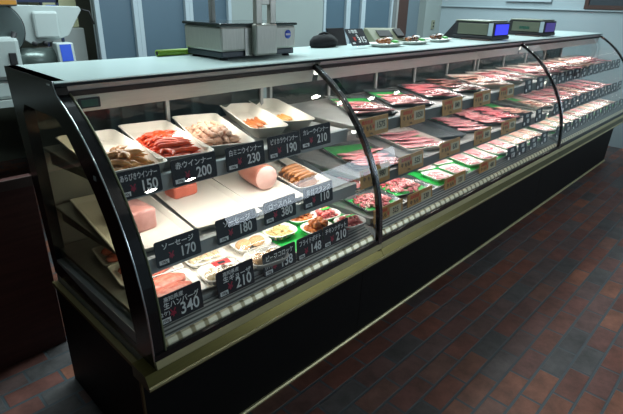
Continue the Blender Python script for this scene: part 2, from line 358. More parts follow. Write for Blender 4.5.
# ------------------------------------------------------------------ display cases
CURVE = [(0.002, 0.512), (0.004, 0.57), (0.012, 0.65), (0.026, 0.72), (0.046, 0.785), (0.072, 0.845), (0.105, 0.905), (0.145, 0.965), (0.19, 1.02), (0.24, 1.07), (0.29, 1.11), (0.335, 1.14), (0.378, 1.165)]
def offset(curve, d):
    out = []
    for i, (y, z) in enumerate(curve):
        a = Vector(curve[max(i-1, 0)]); b = Vector(curve[min(i+1, len(curve)-1)]); t = (b-a).normalized()
        out.append((y+t.y*d, z-t.x*d))
    return out
TOPZ, MIDZ, DECKZ = 0.95, 0.74, 0.585
YB = 0.79
def post(x0, x1, parent, name='glass_post', edge=True):
    c = [(0.0, 0.472)]+CURVE+[(0.388, 1.174)]; o = offset(c, -0.006); i = offset(c, 0.010)
    p = MB(); prof = o+i[::-1]
    # build as quad strip along the curve
    n = len(c); vs = []
    for x in (x0, x1):
        for k in range(n): vs += [(x, *o[k]), (x, *i[k])]
    fs = []
    for k in range(n-1):
        a = 2*k; b = 2*n+2*k
        fs += [(a, a+2, b+2, b), (a+1, b+1, b+3, a+3), (a, a+1, a+3, a+2), (b, b+2, b+3, b+1)]
    e = 2*(n-1); fs += [(0, 2*n, 2*n+1, 1), (e, e+1, 2*n+e+1, 2*n+e)]
    p.add(vs, fs, True); q = p.build(name, M['black'], parent)
    md = q.modifiers.new('edge_split', 'EDGE_SPLIT'); md.split_angle = math.radians(40)
    if edge:
        t = MB(); o2 = offset(c, -0.0068)
        for xe in edge: t.tube([(xe, y, z) for y, z in o2], 0.0011, 5)
        t.build('bright_edge', M['silver'], q)
    return q
def display_case(X, L, label, left, right, rail_mat):
    root = empty('refrigerated_display_case', (X, 0, 0), 0, label, 'display case', 'refrigerated display cases in a row')
    P = lambda mb, n, m, bevel=0.0: mb.build(n, m, root, bevel)
    e = 0.001
    P(MB().prism([(0.088, 0.0), (0.075, 0.436), (0.70, 0.436), (0.70, 0.0)], -0.012 if left else e, L-e), 'base_cabinet', M['kick'])
    P(MB().prism([(0.075, 0.0), (0.075, 0.006), (0.080, 0.011), (0.0865, 0.011), (0.088, 0.0)], -0.012 if left else e, L-e), 'toe_trim', M['palegold'])
    # lower rails
    xl = -0.034 if left else e
    P(MB().prism([(-0.009, 0.484), (-0.011, 0.487), (-0.005, 0.506), (-0.003, 0.5075), (0.012, 0.507), (0.012, 0.484)], e, L-e), 'upper_gold_rail', M['palegold'])
    lg = P(MB().prism([(-0.004, 0.480), (-0.020, 0.452), (-0.022, 0.437), (0.070, 0.437), (0.070, 0.480)], xl, L-e), 'lower_gold_rail', M['shadedgold'])
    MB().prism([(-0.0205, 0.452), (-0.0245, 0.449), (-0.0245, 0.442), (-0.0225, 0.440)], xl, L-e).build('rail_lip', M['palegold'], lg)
    P(MB().prism([(-0.004, 0.508), (-0.003, 0.526), (0.009, 0.527), (0.009, 0.508)], e, L-e), 'glass_channel', M['black'])
    P(MB().prism([(0.013, 0.481), (0.013, 0.52), (0.07, 0.55), (0.70, 0.55), (0.70, 0.437), (0.071, 0.437), (0.071, 0.481)], e, L-e), 'well', M['greysteel'])
    # air sill
    P(MB().prism([(0.0105, 0.527), (0.0105, 0.531), (0.018, 0.543), (0.026, 0.545), (0.026, 0.527)], e+0.03, L-0.03), 'louvre_strip', M['strip'])
    P(MB().prism([(0.027, 0.546), (0.073, 0.570), (0.073, 0.560), (0.027, 0.535)], e+0.03, L-0.03), 'air_grille', M['grille'])
    P(MB().box((0.02, 0.074, 0.552), (L-0.02, 0.69, DECKZ)), 'deck', M['shelf'], 0.002)
    # rear wall, doors
    P(MB().box((0.02, 0.7005, 0.437), (L-0.02, 0.715, 0.93)), 'rear_panel', M['greysteel'])
    g = P(MB().box((0.02, 0.71, 0.93), (L-0.02, 0.716, 1.16)), 'rear_sliding_glass', M['rearglass'])
    nb = max(2, round(L/0.42))
    for k in range(nb+1):
        xk = 0.02+(L-0.055)*k/nb
        MB().box((xk, 0.700, 0.93), (xk+0.014, 0.725, 1.16)).build('upright', M['greysteel'], g)
    # shelves
    for zz, yf, nm in ((TOPZ, 0.192, 'upper_shelf'), (MIDZ, 0.132, 'lower_shelf')):
        s = P(MB().box((0.035, yf, zz-0.012), (L-0.035, 0.69, zz)), nm, M['shelf'], 0.002)
        MB().prism([(yf-0.010, zz-0.046), (yf-0.014, zz+0.004), (yf-0.002, zz+0.006), (yf-0.001, zz-0.044)], 0.035, L-0.035).build('price_rail', rail_mat, s)
        for xb in ([0.05, L-0.065] if L < 1.5 else [0.05, L/3, 2*L/3, L-0.065]):
            MB().prism([(yf+0.02, zz-0.012), (yf+0.02, zz-0.022), (0.68, zz-0.06), (0.68, zz-0.012)], xb, xb+0.012).build('bracket', M['steel'], s)
        MB().tube([(0.06, yf+0.035, zz-0.030), (L-0.06, yf+0.035, zz-0.030)], 0.011, 10).build('lamp_tube', M['tube'], s)
    # canopy
    ct = P(MB().prism([(0.380, 1.1945), (0.378, 1.197), (0.382, 1.2), (YB, 1.2), (YB, 1.17), (0.42, 1.17), (0.42, 1.1945)], e, L-e), 'counter_top', M['top'])
    P(MB().prism([(0.379, 1.187), (0.379, 1.194), (0.40, 1.194), (0.40, 1.187)], e, L-e), 'front_trim', M['black'])
    P(MB().prism([(0.392, 1.171), (0.386, 1.186), (0.419, 1.186), (0.419, 1.169), (0.78, 1.169), (0.78, 1.155), (0.42, 1.155), (0.42, 1.1705)], 0.02, L-0.02), 'canopy_liner', M['greysteel'])
    P(MB().prism([(0.392, 1.156), (0.389, 1.1705), (0.418, 1.1705), (0.418, 1.156)], 0.036, L-e), 'black_gasket', M['rubber'])
    cn = P(MB().prism([(0.402, 1.154), (0.414, 1.106), (0.418, 1.106), (0.409, 1.154)], 0.036, L-0.001), 'lamp_housing', mat('bright_canopy_steel', (0.52, 0.56, 0.52), 0.35, metal=0.2, var=0.08, scale=10, stretch=(1, 20, 20)))
    MB().tube([(0.06, 0.455, 1.134), (L-0.06, 0.455, 1.134)], 0.012, 10).build('lamp_tube', M['tube'], cn)
    # curved glass
    gc = CURVE; gi = offset(CURVE, 0.003); n = len(gc); vs = []
    for x in (0.036, L-0.012):
        for k in range(n): vs.append((x, *gc[k]))
    P(MB().add(vs, [(k, k+1, n+k+1, n+k) for k in range(n-1)], True), 'curved_front_glass', M['glass'])
    if left:
        # solid end panel with a window
        outer = [(0.71, 0.481), (0.30, 0.481), (-0.001, 0.481)]+CURVE+[(0.392, 1.2), (YB, 1.2), (YB-0.01, 1.1)]
        inner = [(0.095, 0.51), (0.098, 0.55), (0.113, 0.63), (0.135, 0.75), (0.160, 0.81), (0.180, 0.86), (0.228, 0.93), (0.290, 1.0), (0.345, 1.055), (0.385, 1.085), (0.41, 1.098), (0.55, 1.098), (0.665, 1.098), (0.69, 1.07), (0.665, 0.54), (0.40, 0.515)]
        from mathutils.geometry import tessellate_polygon
        tri = tessellate_polygon([[Vector((y, z, 0)) for y, z in outer], [Vector((y, z, 0)) for y, z in inner]])
        pts = outer+inner; n = len(pts); no = len(outer); vs = [(x, y, z) for x in (0.0, 0.034) for y, z in pts]
        fs = [tuple(t) for t in tri]+[tuple(i+n for i in t[::-1]) for t in tri]
        fs += [(i, (i+1) % no, n+(i+1) % no, n+i) for i in range(no)]
        fs += [(no+i, no+(i+1) % (n-no), n+no+(i+1) % (n-no), n+no+i) for i in range(n-no)]
        me = MB().add(vs, fs).mesh('end_panel', M['black'])
        ep = put(me, 'end_panel', root)
        t = MB(); t.tube([(0.000, y-0.0015, z+0.001) for y, z in [(0.0, 0.481)]+CURVE+[(0.392, 1.2)]], 0.0028, 6); t.build('bright_edge', M['silver'], ep)
        t = MB(); o2 = offset(CURVE, -0.001); t.tube([(0.036, y, z) for y, z in o2], 0.003, 6); t.build('glass_seal', mat('olive_glass_seal', (0.20, 0.22, 0.12), 0.4), ep)
        t = MB(); t.box((-0.002, 0.405, 1.187), (0.0, 0.43, 1.192)); t.build('hinge_cap', M['silver'], ep)
        t = MB(); t.box((-0.0015, 0.20, 0.972), (0.0, 0.213, 0.984)); t.build('sticker', M['white'], ep)
        MB().add([(0.017, y, z) for y, z in inner], [tuple(range(len(inner)))]).build('end_glass', M['endglass'], ep)
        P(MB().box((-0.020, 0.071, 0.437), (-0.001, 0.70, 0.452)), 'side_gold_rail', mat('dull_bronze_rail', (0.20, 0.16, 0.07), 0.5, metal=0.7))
        P(MB().box((-0.018, 0.066, 0.0), (-0.0125, 0.078, 0.436)), 'corner_trim', mat('bronze_corner_trim', (0.13, 0.09, 0.04), 0.5, metal=0.7))
        th = MB().box((0.062, 0.400, 1.117), (0.125, 0.4045, 1.146)).build('thermometer', M['rubber'], cn, 0.006)
        th.rotation_euler = (0, 0, 0)
        MB().box((0.07, 0.3985, 1.122), (0.117, 0.400, 1.141)).build('display', M['lcd'], th)
    if right:
        post(L-0.024, L-0.001, root, edge=(L-0.016, L-0.009, L-0.002) if right == 1 else (L-0.002,))
        ig = [(y+0.01, z) for y, z in CURVE]+[(0.39, 1.16), (0.69, 1.16), (0.69, 0.56), (0.01, 0.56)]
        P(MB().add([(L-0.012, y, z) for y, z in [(0.02, 0.56)]+[(y+0.012, z) for y, z in CURVE[1:-3]]+[(0.69, 1.08), (0.69, 0.56)]], [tuple(range(12))]), 'divider_glass', M['glass'])
        if right == 2:
            pass
    return root
L1, L2, L3 = 1.02, 2.09, 1.875
X2 = L1; X3 = L1+L2; XE = X3+L3
display_case(0, L1, 'near black curved-glass display case holding sausages and side dishes, its black end panel in view', True, 1, M['rail'])
display_case(X2, L2, 'long middle curved-glass display case holding meat behind tan price cards', False, 1, M['darkrail'])
display_case(X3, L3, 'far curved-glass display case next to the pale wall, holding meat behind black cards', False, 2, M['darkrail'])
# case lamps
WARM = (1.0, 0.95, 0.86)
def caselights(X, L, e, col):
    area('case_lamp', (X+L/2, 0.455, 1.119), (L-0.1, 0.05), 1.9*L*e, col, rot=(math.radians(-8), 0, 0))
    area('case_lamp', (X+L/2, 0.24, 0.915), (L-0.1, 0.04), 2.0*L*e, col, rot=(math.radians(8), 0, 0))
    area('case_lamp', (X+L/2, 0.19, 0.705), (L-0.1, 0.04), 1.15*L*e, col, rot=(math.radians(8), 0, 0))
caselights(0, L1, 1.22, WARM); caselights(X2, L2, 1.4, (1.0, 0.92, 0.88)); caselights(X3, L3, 1.3, (1.0, 0.95, 0.9))

# ------------------------------------------------------------------ trays
def rrect(w, l, r, z, seg=5, sup=None):
    pts = []
    for cx, cy, a0 in ((w/2-r, l/2-r, 0), (-w/2+r, l/2-r, 90), (-w/2+r, -l/2+r, 180), (w/2-r, -l/2+r, 270)):
        for k in range(seg+1):
            a = math.radians(a0+90*k/seg); pts.append((cx+r*math.cos(a), cy+r*math.sin(a), z))
    return pts
_tm = {}
def tray_mesh(w, l, h, m, r=0.02, flare=0.012, rim=0.005, t=0.0025):
    k = (w, l, h, m.name, r)
    if k not in _tm:
        f = flare
        rg = [rrect(w-2*f, l-2*f, max(r-f/2, 0.004), 0), rrect(w-0.004, l-0.004, r, h-0.002), rrect(w+rim, l+rim, r+rim/2, h-0.001), rrect(w+rim, l+rim, r+rim/2, h+0.001), rrect(w-0.004, l-0.004, r, h+0.001),
              rrect(w-2*f-2*t, l-2*f-2*t, max(r-f/2, 0.004), t)]
        _tm[k] = MB().rings(rg).mesh('food_tray', m)
        for p in _tm[k].polygons: p.use_smooth = len(p.vertices) == 4
    return _tm[k]
def wrap_mesh(w, l, h, rise):
    nx, ny = 9, 13; vs = []; fs = []
    rr = random.Random(int(w*1e4)+int(l*1e4))
    for j in range(ny+1):
        for i in range(nx+1):
            u = i/nx*2-1; v = j/ny*2-1
            d = (1-abs(u)**3)*(1-abs(v)**4)
            vs.append((u*w/2, v*l/2, h+0.002+rise*d+(rr.random()-0.5)*0.005*min(1, d*3)))
    for j in range(ny):
        for i in range(nx): a = j*(nx+1)+i; fs.append((a, a+1, a+nx+2, a+nx+1))
    return MB().add(vs, fs, True).mesh('cling_wrap', M['wrap'])
class Tray:
    def __init__(s, x, y, z, rot, w, l, h, label, m='tray', r=0.02, group=None, liner=None, wrap=None, name='food_tray', flare=0.012):
        s.w, s.l, s.h = w, l, h
        s.o = put(tray_mesh(w, l, h, M[m], r, flare), name); s.o.location = (x, y, z+0.0006); s.o.rotation_euler = (0, 0, rot)
        tag(s.o, label, 'tray', group)
        s.mx = Matrix.Translation((x, y, z+0.0006)) @ Matrix.Rotation(rot, 4, 'Z')
        if liner:
            a, b = liner
            MB().prismz([(p[0], p[1]) for p in rrect(w-0.034, (b-a)*(l-0.034), 0.004, 0)], 0.003, 0.0042, Matrix.Translation((0, ((a+b)/2-0.5)*(l-0.034), 0))).build('green_liner', M['green'], s.o)
        if wrap is not None:
            put(wrap_mesh(w+0.002, l+0.002, h, wrap), 'cling_wrap', s.o)
    def put(s, me, name, label, cat, loc, rot=(0, 0, 0), scale=(1, 1, 1), group=None):
        o = bpy.data.objects.new(name, me); C.objects.link(o)
        from mathutils import Euler
        o.matrix_world = s.mx @ Matrix.Translation(loc) @ Euler(rot).to_matrix().to_4x4() @ Matrix.Diagonal((*scale, 1))
        return tag(o, label, cat, group)

def sausage_mesh(name, L, r, m, bend=0.15, seg=10, tip=True):
    pts = []; rr = []
    n = 9
    for i in range(n+1):
        t = i/n*2-1
        pts.append((t*L/2, bend*L*(1-t*t)-bend*L*0.5, 0))
        rr.append(r*max(0.16, (1-abs(t)**5)**0.5) if abs(t) < 1 else r*0.16)
    ends = [(-L/2-r*0.25, -bend*L*0.55, 0)]; 
    if tip:
        pts = [(-L/2-r*0.5, -bend*L*0.62, 0)]+pts+[(L/2+r*0.5, -bend*L*0.62, 0)]; rr = [r*0.22]+rr+[r*0.22]
    return MB().tube(pts, rr, seg).mesh(name, m)
S_brown = [sausage_mesh('smoked_sausage', 0.075, 0.0095, M['wiener_brown'], b) for b in (0.2, 0.42)]
S_red = [sausage_mesh('red_wiener', 0.062, 0.0075, M['wiener_red'], b) for b in (0.12, 0.28)]
S_pale = [sausage_mesh('pale_mini_wiener', 0.034, 0.0085, M['wiener_pale'], b) for b in (0.03, 0.1)]
S_orange = [sausage_mesh('spicy_wiener', 0.125, 0.0085, M['wiener_orange'], b) for b in (0.05, 0.10)]
S_yel = [sausage_mesh('curry_wiener', 0.095, 0.0085, M['wiener_yellow'], b) for b in (0.05, 0.12)]
S_frank = [sausage_mesh('fried_frank', 0.095, 0.0135, M['frank'], b) for b in (0.05, 0.1)]

def pile(tr, meshes, name, label, cat, n, r, area_, ang, spread, layers=2, group=None, z0=0.004, jit=0.5):
    # heap of things lying in the tray: a grid per layer, jittered
    x0, x1, y0, y1 = area_; done = 0
    for la in range(layers):
        k = n[la]; sh = la*0.2
        cols = n[la][0]; rows = n[la][1]
        for i in range(cols):
            for j in range(rows):
                u = (i+0.5)/cols; v = (j+0.5)/rows
                x = x0+(x1-x0)*(0.5+(u-0.5)*(1-sh)); y = y0+(y1-y0)*(0.5+(v-0.5)*(1-sh))
                x += (R.random()-0.5)*jit*(x1-x0)/cols*0.5; y += (R.random()-0.5)*jit*(y1-y0)/rows*0.5
                tr.put(R.choice(meshes), name, label, cat, (x, y, z0+r+la*r*1.75+R.random()*0.001), (0, R.uniform(-.05, .05), ang+R.uniform(-spread, spread)), group=group)

dg = math.radians
T = Tray(0.135, 0.42, TOPZ, dg(-6), 0.185, 0.45, 0.035, 'white tray of brown smoked sausages behind the 150 yen card')
pile(T, S_brown, 'smoked_sausage', 'short brown smoked sausage heaped behind the 150 yen card', 'sausage', [(4, 4), (3, 3), (2, 2)], 0.0095, (-0.055, 0.06, -0.185, -0.04), dg(30), 1.5, 3, 'brown smoked sausages')
T = Tray(0.325, 0.43, TOPZ, dg(-12), 0.175, 0.46, 0.035, 'white tray heaped with red wieners behind the 200 yen card')
pile(T, S_red, 'red_wiener', 'glossy red wiener in the heap behind the 200 yen card', 'sausage', [(4, 10), (3, 9), (3, 7)], 0.0075, (-0.06, 0.06, -0.185, 0.10), dg(-15), 1.1, 3, 'red wieners')
T = Tray(0.515, 0.43, TOPZ, dg(-19), 0.175, 0.46, 0.035, 'white tray heaped with pale mini wieners behind the 230 yen card')
pile(T, S_pale, 'pale_mini_wiener', 'stubby pale mini wiener in the heap behind the 230 yen card', 'sausage', [(4, 12), (4, 11), (3, 8)], 0.0085, (-0.066, 0.066, -0.19, 0.11), dg(60), 1.4, 3, 'pale mini wieners')
T = Tray(0.755, 0.49, TOPZ, dg(-21), 0.145, 0.46, 0.040, 'deep cream dish with four long spicy wieners behind the 190 yen card', r=0.035, flare=0.022, name='food_dish')
for i in range(4):
    T.put(S_orange[i % 2], 'spicy_wiener', 'long orange spicy wiener lying behind the 190 yen card', 'sausage', (-0.027+0.018*i, -0.055+0.012*i, 0.013+(0.004 if i % 2 else 0)), (0, 0, dg(100-3*i)), group='long spicy wieners')
T = Tray(0.915, 0.50, TOPZ, dg(-21), 0.135, 0.46, 0.040, 'deep cream dish with a few short yellow wieners behind the top-row 210 yen card', r=0.035, flare=0.022, name='food_dish')
for i in range(3):
    T.put(S_yel[i % 2], 'curry_wiener', 'short yellow wiener in the cream dish behind the top-row 210 yen card', 'sausage', (-0.020+0.018*i, -0.06+0.012*i, 0.0125), (0, 0, dg(110-6*i)), group='short yellow wieners')

# ---- middle shelf of the near case
def block_mesh(name, a, b, c, m, r=0.01):
    rg = []
    for z, d in ((0, r*0.6), (r*0.4, r*0.15), (r, 0), (c-r, 0), (c-r*0.4, r*0.15), (c, r*0.6)):
        rg.append(rrect(a-2*d, b-2*d, r, z, 4))
    return MB().rings(rg).mesh(name, m)
T = Tray(0.165, 0.40, MIDZ, dg(-7), 0.235, 0.50, 0.018, 'flat cream tray with a pink meat loaf behind the 170 yen card', 'paper', r=0.008)
T.put(block_mesh('meat_loaf', 0.09, 0.13, 0.07, M['loaf']), 'meat_loaf', 'squared pink meat loaf beside the end panel behind the 170 yen card', 'meat loaf', (-0.005, -0.05, 0.003), (0, 0, dg(10)))
T = Tray(0.425, 0.40, MIDZ, dg(-9), 0.235, 0.50, 0.018, 'flat cream tray with a small red meat loaf behind the 180 yen card', 'paper', r=0.008)
T.put(block_mesh('meat_loaf', 0.10, 0.075, 0.045, mat('red_loaf', (0.55, 0.13, 0.08), 0.35, col2=(0.45, 0.09, 0.05), scale=20)), 'meat_loaf', 'small red meat loaf at the back behind the 180 yen card', 'meat loaf', (-0.03, 0.08, 0.003), (0, 0, dg(10)))
T = Tray(0.655, 0.40, MIDZ, dg(-10), 0.20, 0.50, 0.018, 'flat cream tray with a cut ham behind the 380 yen card', 'paper', r=0.008)
hm = MB().lathe([(0.002, -0.11), (0.034, -0.10), (0.048, -0.08), (0.053, -0.03), (0.054, 0.05), (0.052, 0.062)], 28).mesh('cooked_ham', M['hamrind'])
for p in hm.polygons: p.use_smooth = len(p.vertices) == 4
h = T.put(hm, 'cooked_ham', 'round cut pink ham resting behind the 380 yen card', 'ham', (0.028, -0.03, 0.052), (dg(90), 0, dg(2)), (0.9, 0.9, 1))
MB().lathe([(0.001, 0.0622), (0.0515, 0.0622), (0.0505, 0.0650), (0.001, 0.0655)], 28).build('cut_face', M['ham'], h)
T = Tray(0.845, 0.38, MIDZ, dg(-12), 0.155, 0.44, 0.03, 'white tray of browned franks behind the 110 yen card')
for i in range(2):
    for j in range(6 if i == 0 else 5):
        T.put(S_frank[j % 2], 'fried_frank', 'plump browned frank in the rows behind the 110 yen card', 'sausage', (-0.002, -0.165+0.031*j+0.012*i, 0.0185+0.023*i), (0, dg(R.uniform(-3, 3)), dg(R.uniform(-6, 6)+8)), group='browned franks')
T = Tray(0.955, 0.46, MIDZ, dg(-18), 0.10, 0.40, 0.02, 'empty dark steel tray at the right end of the near case middle shelf', 'darktray', r=0.01)

# ---- deck of the near case
def patty_mesh():
    rg = []; n = 28
    for r, z in ((0.4, 0), (0.85, 0.001), (1, 0.007), (0.97, 0.015), (0.8, 0.021), (0.45, 0.023), (0.1, 0.0235)):
        rg.append([(0.055*r*math.cos(2*PI*i/n)*(1+0.03*math.sin(3*i)), 0.036*r*math.sin(2*PI*i/n)*(1+0.04*math.cos(2*i)), z+0.001*math.sin(5*i+r*9)*r) for i in range(n)])
    return MB().rings(rg).mesh('hamburger_patty', M['patty'])
PAT = patty_mesh()
for k, (x, y, wh) in enumerate(((0.143, 0.165, 'front'), (0.160, 0.320, 'middle'), (0.175, 0.475, 'rear'))):
    T = Tray(x, y, DECKZ, dg(-8), 0.20, 0.145, 0.018, '%s white foam tray of raw hamburger patties behind the 340 yen card' % wh, 'traycool', r=0.012)
    for j in range(2):
        T.put(PAT, 'hamburger_patty', 'raw red hamburger patty on the %s foam tray behind the 340 yen card' % wh, 'patty', (-0.003, -0.027+0.052*j, 0.004+0.004*j), (dg(8*j), 0, dg(6)), (1.45, 1.0, 1.1), 'raw hamburger patties on the %s tray' % wh)

def lump_mesh(name, m, a=0.016, seed=0, el=(1.2, 1, 0.8)):
    rr = random.Random(seed); rg = []; n = 9
    for k in range(6):
        t = -1+2*(k+0.02)/5.04; q = max(0.08, math.sqrt(max(0, 1-t*t)))
        rg.append([(a*el[0]*q*math.cos(2*PI*i/n)*(1+rr.uniform(-.22, .22)), a*el[1]*q*math.sin(2*PI*i/n)*(1+rr.uniform(-.22, .22)), a*el[2]*t*(1+rr.uniform(-.1, .1))) for i in range(n)])
    return MB().rings(rg).mesh(name, m)
def strips_mesh(name, m):
    rr = random.Random(4); b = MB()
    for i in range(60):
        rad = rr.random()**0.5; a = rr.random()*6.28
        x = 0.048*rad*math.cos(a); y = 0.040*rad*math.sin(a); z = 0.006+0.018*rr.random()*(1-rad*0.6)
        b.box((-0.022, -0.0035, -0.0035), (0.022, 0.0035, 0.0035), Matrix.Translation((x, y, z)) @ Matrix.Rotation(rr.random()*6.28, 4, 'Z') @ Matrix.Rotation(rr.uniform(-.25, .25), 4, 'Y'))
    return b.mesh(name, m)
FR = strips_mesh('potato_strips', M['fries'])
def clear_pack(x, y, rot, label, food, cat, foodname, foodlabel, n, w=0.14, l=0.105, sticker=False, base=None):
    z = base if base is not None else DECKZ
    o = put(tray_mesh(w, l, 0.022, M['traycool'], 0.03), 'food_pack'); o.location = (x, y, z); o.rotation_euler = (0, 0, rot); tag(o, label, 'food pack')
    rg = [rrect(w+0.004, l+0.004, 0.03, 0.0235), rrect(w-0.01, l-0.01, 0.03, 0.034), rrect(w-0.04, l-0.03, 0.02, 0.037)]
    MB().rings(rg, cap0=False).build('clear_lid', M['packlid'], o)
    if sticker:
        s = MB().box((-0.03, -0.014, 0.0375), (0.03, 0.014, 0.0382)).build('red_sticker', M['labelred'], o); s.location = (0.01, 0.018, 0)
        MB().box((-0.012, -0.007, 0.0382), (0.012, 0.007, 0.0386)).build('sticker_mark', M['signblack'], s)
    mx = Matrix.Translation((x, y, z)) @ Matrix.Rotation(rot, 4, 'Z')
    for i in range(n):
        q = bpy.data.objects.new(foodname, food); C.objects.link(q)
        q.matrix_world = mx @ Matrix.Translation(((i-(n-1)/2)*(w*0.78/n), (0.008 if i % 2 else -0.008) if n > 2 else 0, 0.0175)) @ Matrix.Rotation(R.uniform(-.2, .2)+(0.3 if n < 4 else PI/2), 4, 'Z')
        tag(q, foodlabel, cat, foodlabel.split(' behind')[0]+' group '+label.split(' ')[0])
    return mx
def gyoza_mesh():
    b = MB(); rg = []; n = 10
    for k in range(9):
        t = -1+2*k/8; q = max(0.12, math.sqrt(max(0, 1-t*t)))
        rg.append([(0.026*t, 0.011*q*math.cos(2*PI*i/n)+0.005*q*q, (0.011 if math.sin(2*PI*i/n) > 0 else 0.007)*q*math.sin(2*PI*i/n)) for i in range(n)])
    return b.rings(rg).mesh('gyoza', M['gyoza'])
GY = gyoza_mesh()
CQ = MB().lathe([(0.010, -0.011), (0.027, -0.010), (0.033, -0.003), (0.033, 0.003), (0.027, 0.010), (0.010, 0.012)], 20, Matrix.Diagonal((0.95, 0.85, 1, 1))).mesh('croquette', M['crumb'])
# flat white trays under the packs
T = Tray(0.315, 0.28, DECKZ, dg(-10), 0.165, 0.40, 0.008, 'flat white tray carrying gyoza packs behind the lower 210 yen card with red pack stickers', 'paper', r=0.006)
clear_pack(0.335, 0.245, dg(-8), 'rear clear pack of gyoza with a red sticker', GY, 'dumpling', 'gyoza', 'pale gyoza dumpling in the rear pack with the red sticker', 5, sticker=True, base=DECKZ+0.0045)
clear_pack(0.318, 0.125, dg(-8), 'front clear pack of gyoza with a red sticker', GY, 'dumpling', 'gyoza', 'pale gyoza dumpling in the front pack with the red sticker', 5, sticker=True, base=DECKZ+0.0045)
T = Tray(0.495, 0.27, DECKZ, dg(-11), 0.165, 0.40, 0.008, 'flat white tray carrying croquette packs behind the 138 yen card', 'paper', r=0.006)
clear_pack(0.510, 0.215, dg(-8), 'rear clear pack of breaded croquettes behind the 138 yen card', CQ, 'croquette', 'croquette', 'pale breaded croquette in the rear pack behind the 138 yen card', 2, base=DECKZ+0.0045)
clear_pack(0.485, 0.098, dg(-8), 'front clear pack of breaded croquettes behind the 138 yen card', CQ, 'croquette', 'croquette', 'pale breaded croquette in the front pack behind the 138 yen card', 2, base=DECKZ+0.0045)
gl = tag(MB().box((0.60, 0.08, DECKZ), (0.985, 0.60, DECKZ+0.0012)).build('green_mat', M['green']), 'green plastic mat under the dishes on the right of the near case deck', 'mat')
def oval_dish(x, y, label, w=0.125, l=0.105, z=DECKZ+0.0014, m='traycool'):
    return Tray(x, y, z, dg(-6), w, l, 0.024, label, m, r=0.042, flare=0.016, name='food_dish')
for x, y, nm in ((0.655, 0.215, 'front'), (0.665, 0.345, 'rear')):
    T = oval_dish(x, y, '%s white dish of pale potato strips behind the 148 yen card' % nm)
    o = T.put(FR, 'potato_strips', 'pale potato strips heaped in the %s dish' % nm, 'fries', (0, 0, 0.004)); o['kind'] = 'stuff'
NG = [lump_mesh('fried_chicken_piece', M['nugget'], 0.0165, s) for s in range(3)]
for x, y, nm in ((0.805, 0.255, 'rear'), (0.78, 0.135, 'front')):
    T = oval_dish(x, y, '%s white dish of orange fried chicken pieces' % nm)
    pile(T, NG, 'fried_chicken_piece', 'orange glazed fried chicken piece in the %s white dish' % nm, 'fried chicken', [(3, 3), (2, 2)], 0.0135, (-0.042, 0.042, -0.034, 0.034), 0, 3, 2, 'fried chicken pieces in the %s dish' % nm)
    if nm == 'rear':
        tag(T.put(lump_mesh('leaf_garnish', M['garnish'], 0.010, 9, (1.3, 0.8, 0.5)), 'leaf_garnish', 'x', 'garnish', (0, 0.012, 0.062)), 'green garnish on the rear dish of fried chicken', 'garnish')
RM = [lump_mesh('diced_meat', M['redmeat'], 0.0125, 20+s, (1.2, 0.9, 0.8)) for s in range(3)]
STK = MB().box((-0.022, -0.006, 0), (0.022, 0.006, 0.001)).mesh('green_tag', mat('bright_green_film', (0.05, 0.6, 0.08), 0.3))
k = 0
for x, y, nm in ((0.925, 0.32, 'rear'), (0.895, 0.20, 'middle'), (0.915, 0.085, 'front')):
    T = oval_dish(x, y, '%s white dish of raw red diced meat right of the chicken' % nm, l=0.100)
    pile(T, RM, 'diced_meat', 'raw red meat dice in the %s dish right of the chicken' % nm, 'meat', [(4, 4), (3, 3)], 0.010, (-0.044, 0.044, -0.036, 0.036), 0, 3, 2, 'diced meat in the %s dish' % nm)
    MB().box((-0.022, -0.006, 0.0455), (0.022, 0.006, 0.0465)).build('green_strip', STK.materials[0], T.o)

# ------------------------------------------------------------------ price cards
def card_mesh(w, h, m, r=0.006, t=0.003):
    return MB().rings([[(x, -t/2, z) for x, z, _ in [(p[0], p[1], 0) for p in rrect(w, h, r, 0, 3)]], [(p[0], t/2, p[1]) for p in rrect(w, h, r, 0, 3)]], smooth=False).mesh('price_card', m)
def tilt(o, x, y, z, rz, lean): o.location = (x, y, z); o.rotation_euler = (lean, 0, rz)
def black_card(x0, x1, z0, z1, y, title, price, sub=None, note='100g', rz=0.0, lean=dg(-6), glare=False, label=None, title2=None):
    w, h = x1-x0, z1-z0
    o = put(card_mesh(w, h, M['signblack']), 'price_card'); tilt(o, (x0+x1)/2, y, (z0+z1)/2, rz, lean)
    o.location.x += 0.0
    tag(o, label or 'black price card reading %s yen' % price, 'price card')
    f = -0.0019
    if title2:
        text(title2, h*0.17, M['chalk'], o, (-w*0.12, f, h*0.34), bold=0.0001, sx=min(1.0, w*0.6/(len(title2)*h*0.17)))
        text(title, h*0.24, M['chalk'], o, (w*0.04, f, h*0.13), bold=0.0003, sx=min(1.0, w*0.78/(len(title)*h*0.24)))
    else:
        text(title, h*0.27, M['chalk'], o, (0, f, h*0.24), bold=0.0003, sx=min(1.0, w*0.86/(len(title)*h*0.27)))
    text(price, h*0.56, M['chalk'], o, (w*0.20, f, -h*0.17), name='price_figures', bold=0.0007, sx=0.82)
    text('¥', h*0.36, M['yen'], o, (-w*0.17, f, -h*0.17), name='yen_sign', bold=0.0005)
    b = MB().box((-w*0.45, f-0.0002, -h*0.40), (-w*0.24, f+0.0003, -h*0.24)).build('note_patch', M['chalk'], o)
    text(note, h*0.13, M['signink'], b, (-w*0.345, f-0.0006, -h*0.32), bold=0.0001)
    if sub: text(sub, h*0.17, M['chalk'], o, (-w*0.35, f, -h*0.10), bold=0.0001)
    return o
YT, YM, YD = 0.172, 0.112, 0.062
black_card(0.040, 0.166, 0.914, 0.990, YT, 'あらびきウインナー', '150', label='black price card reading 150 yen in front of the brown smoked sausages')
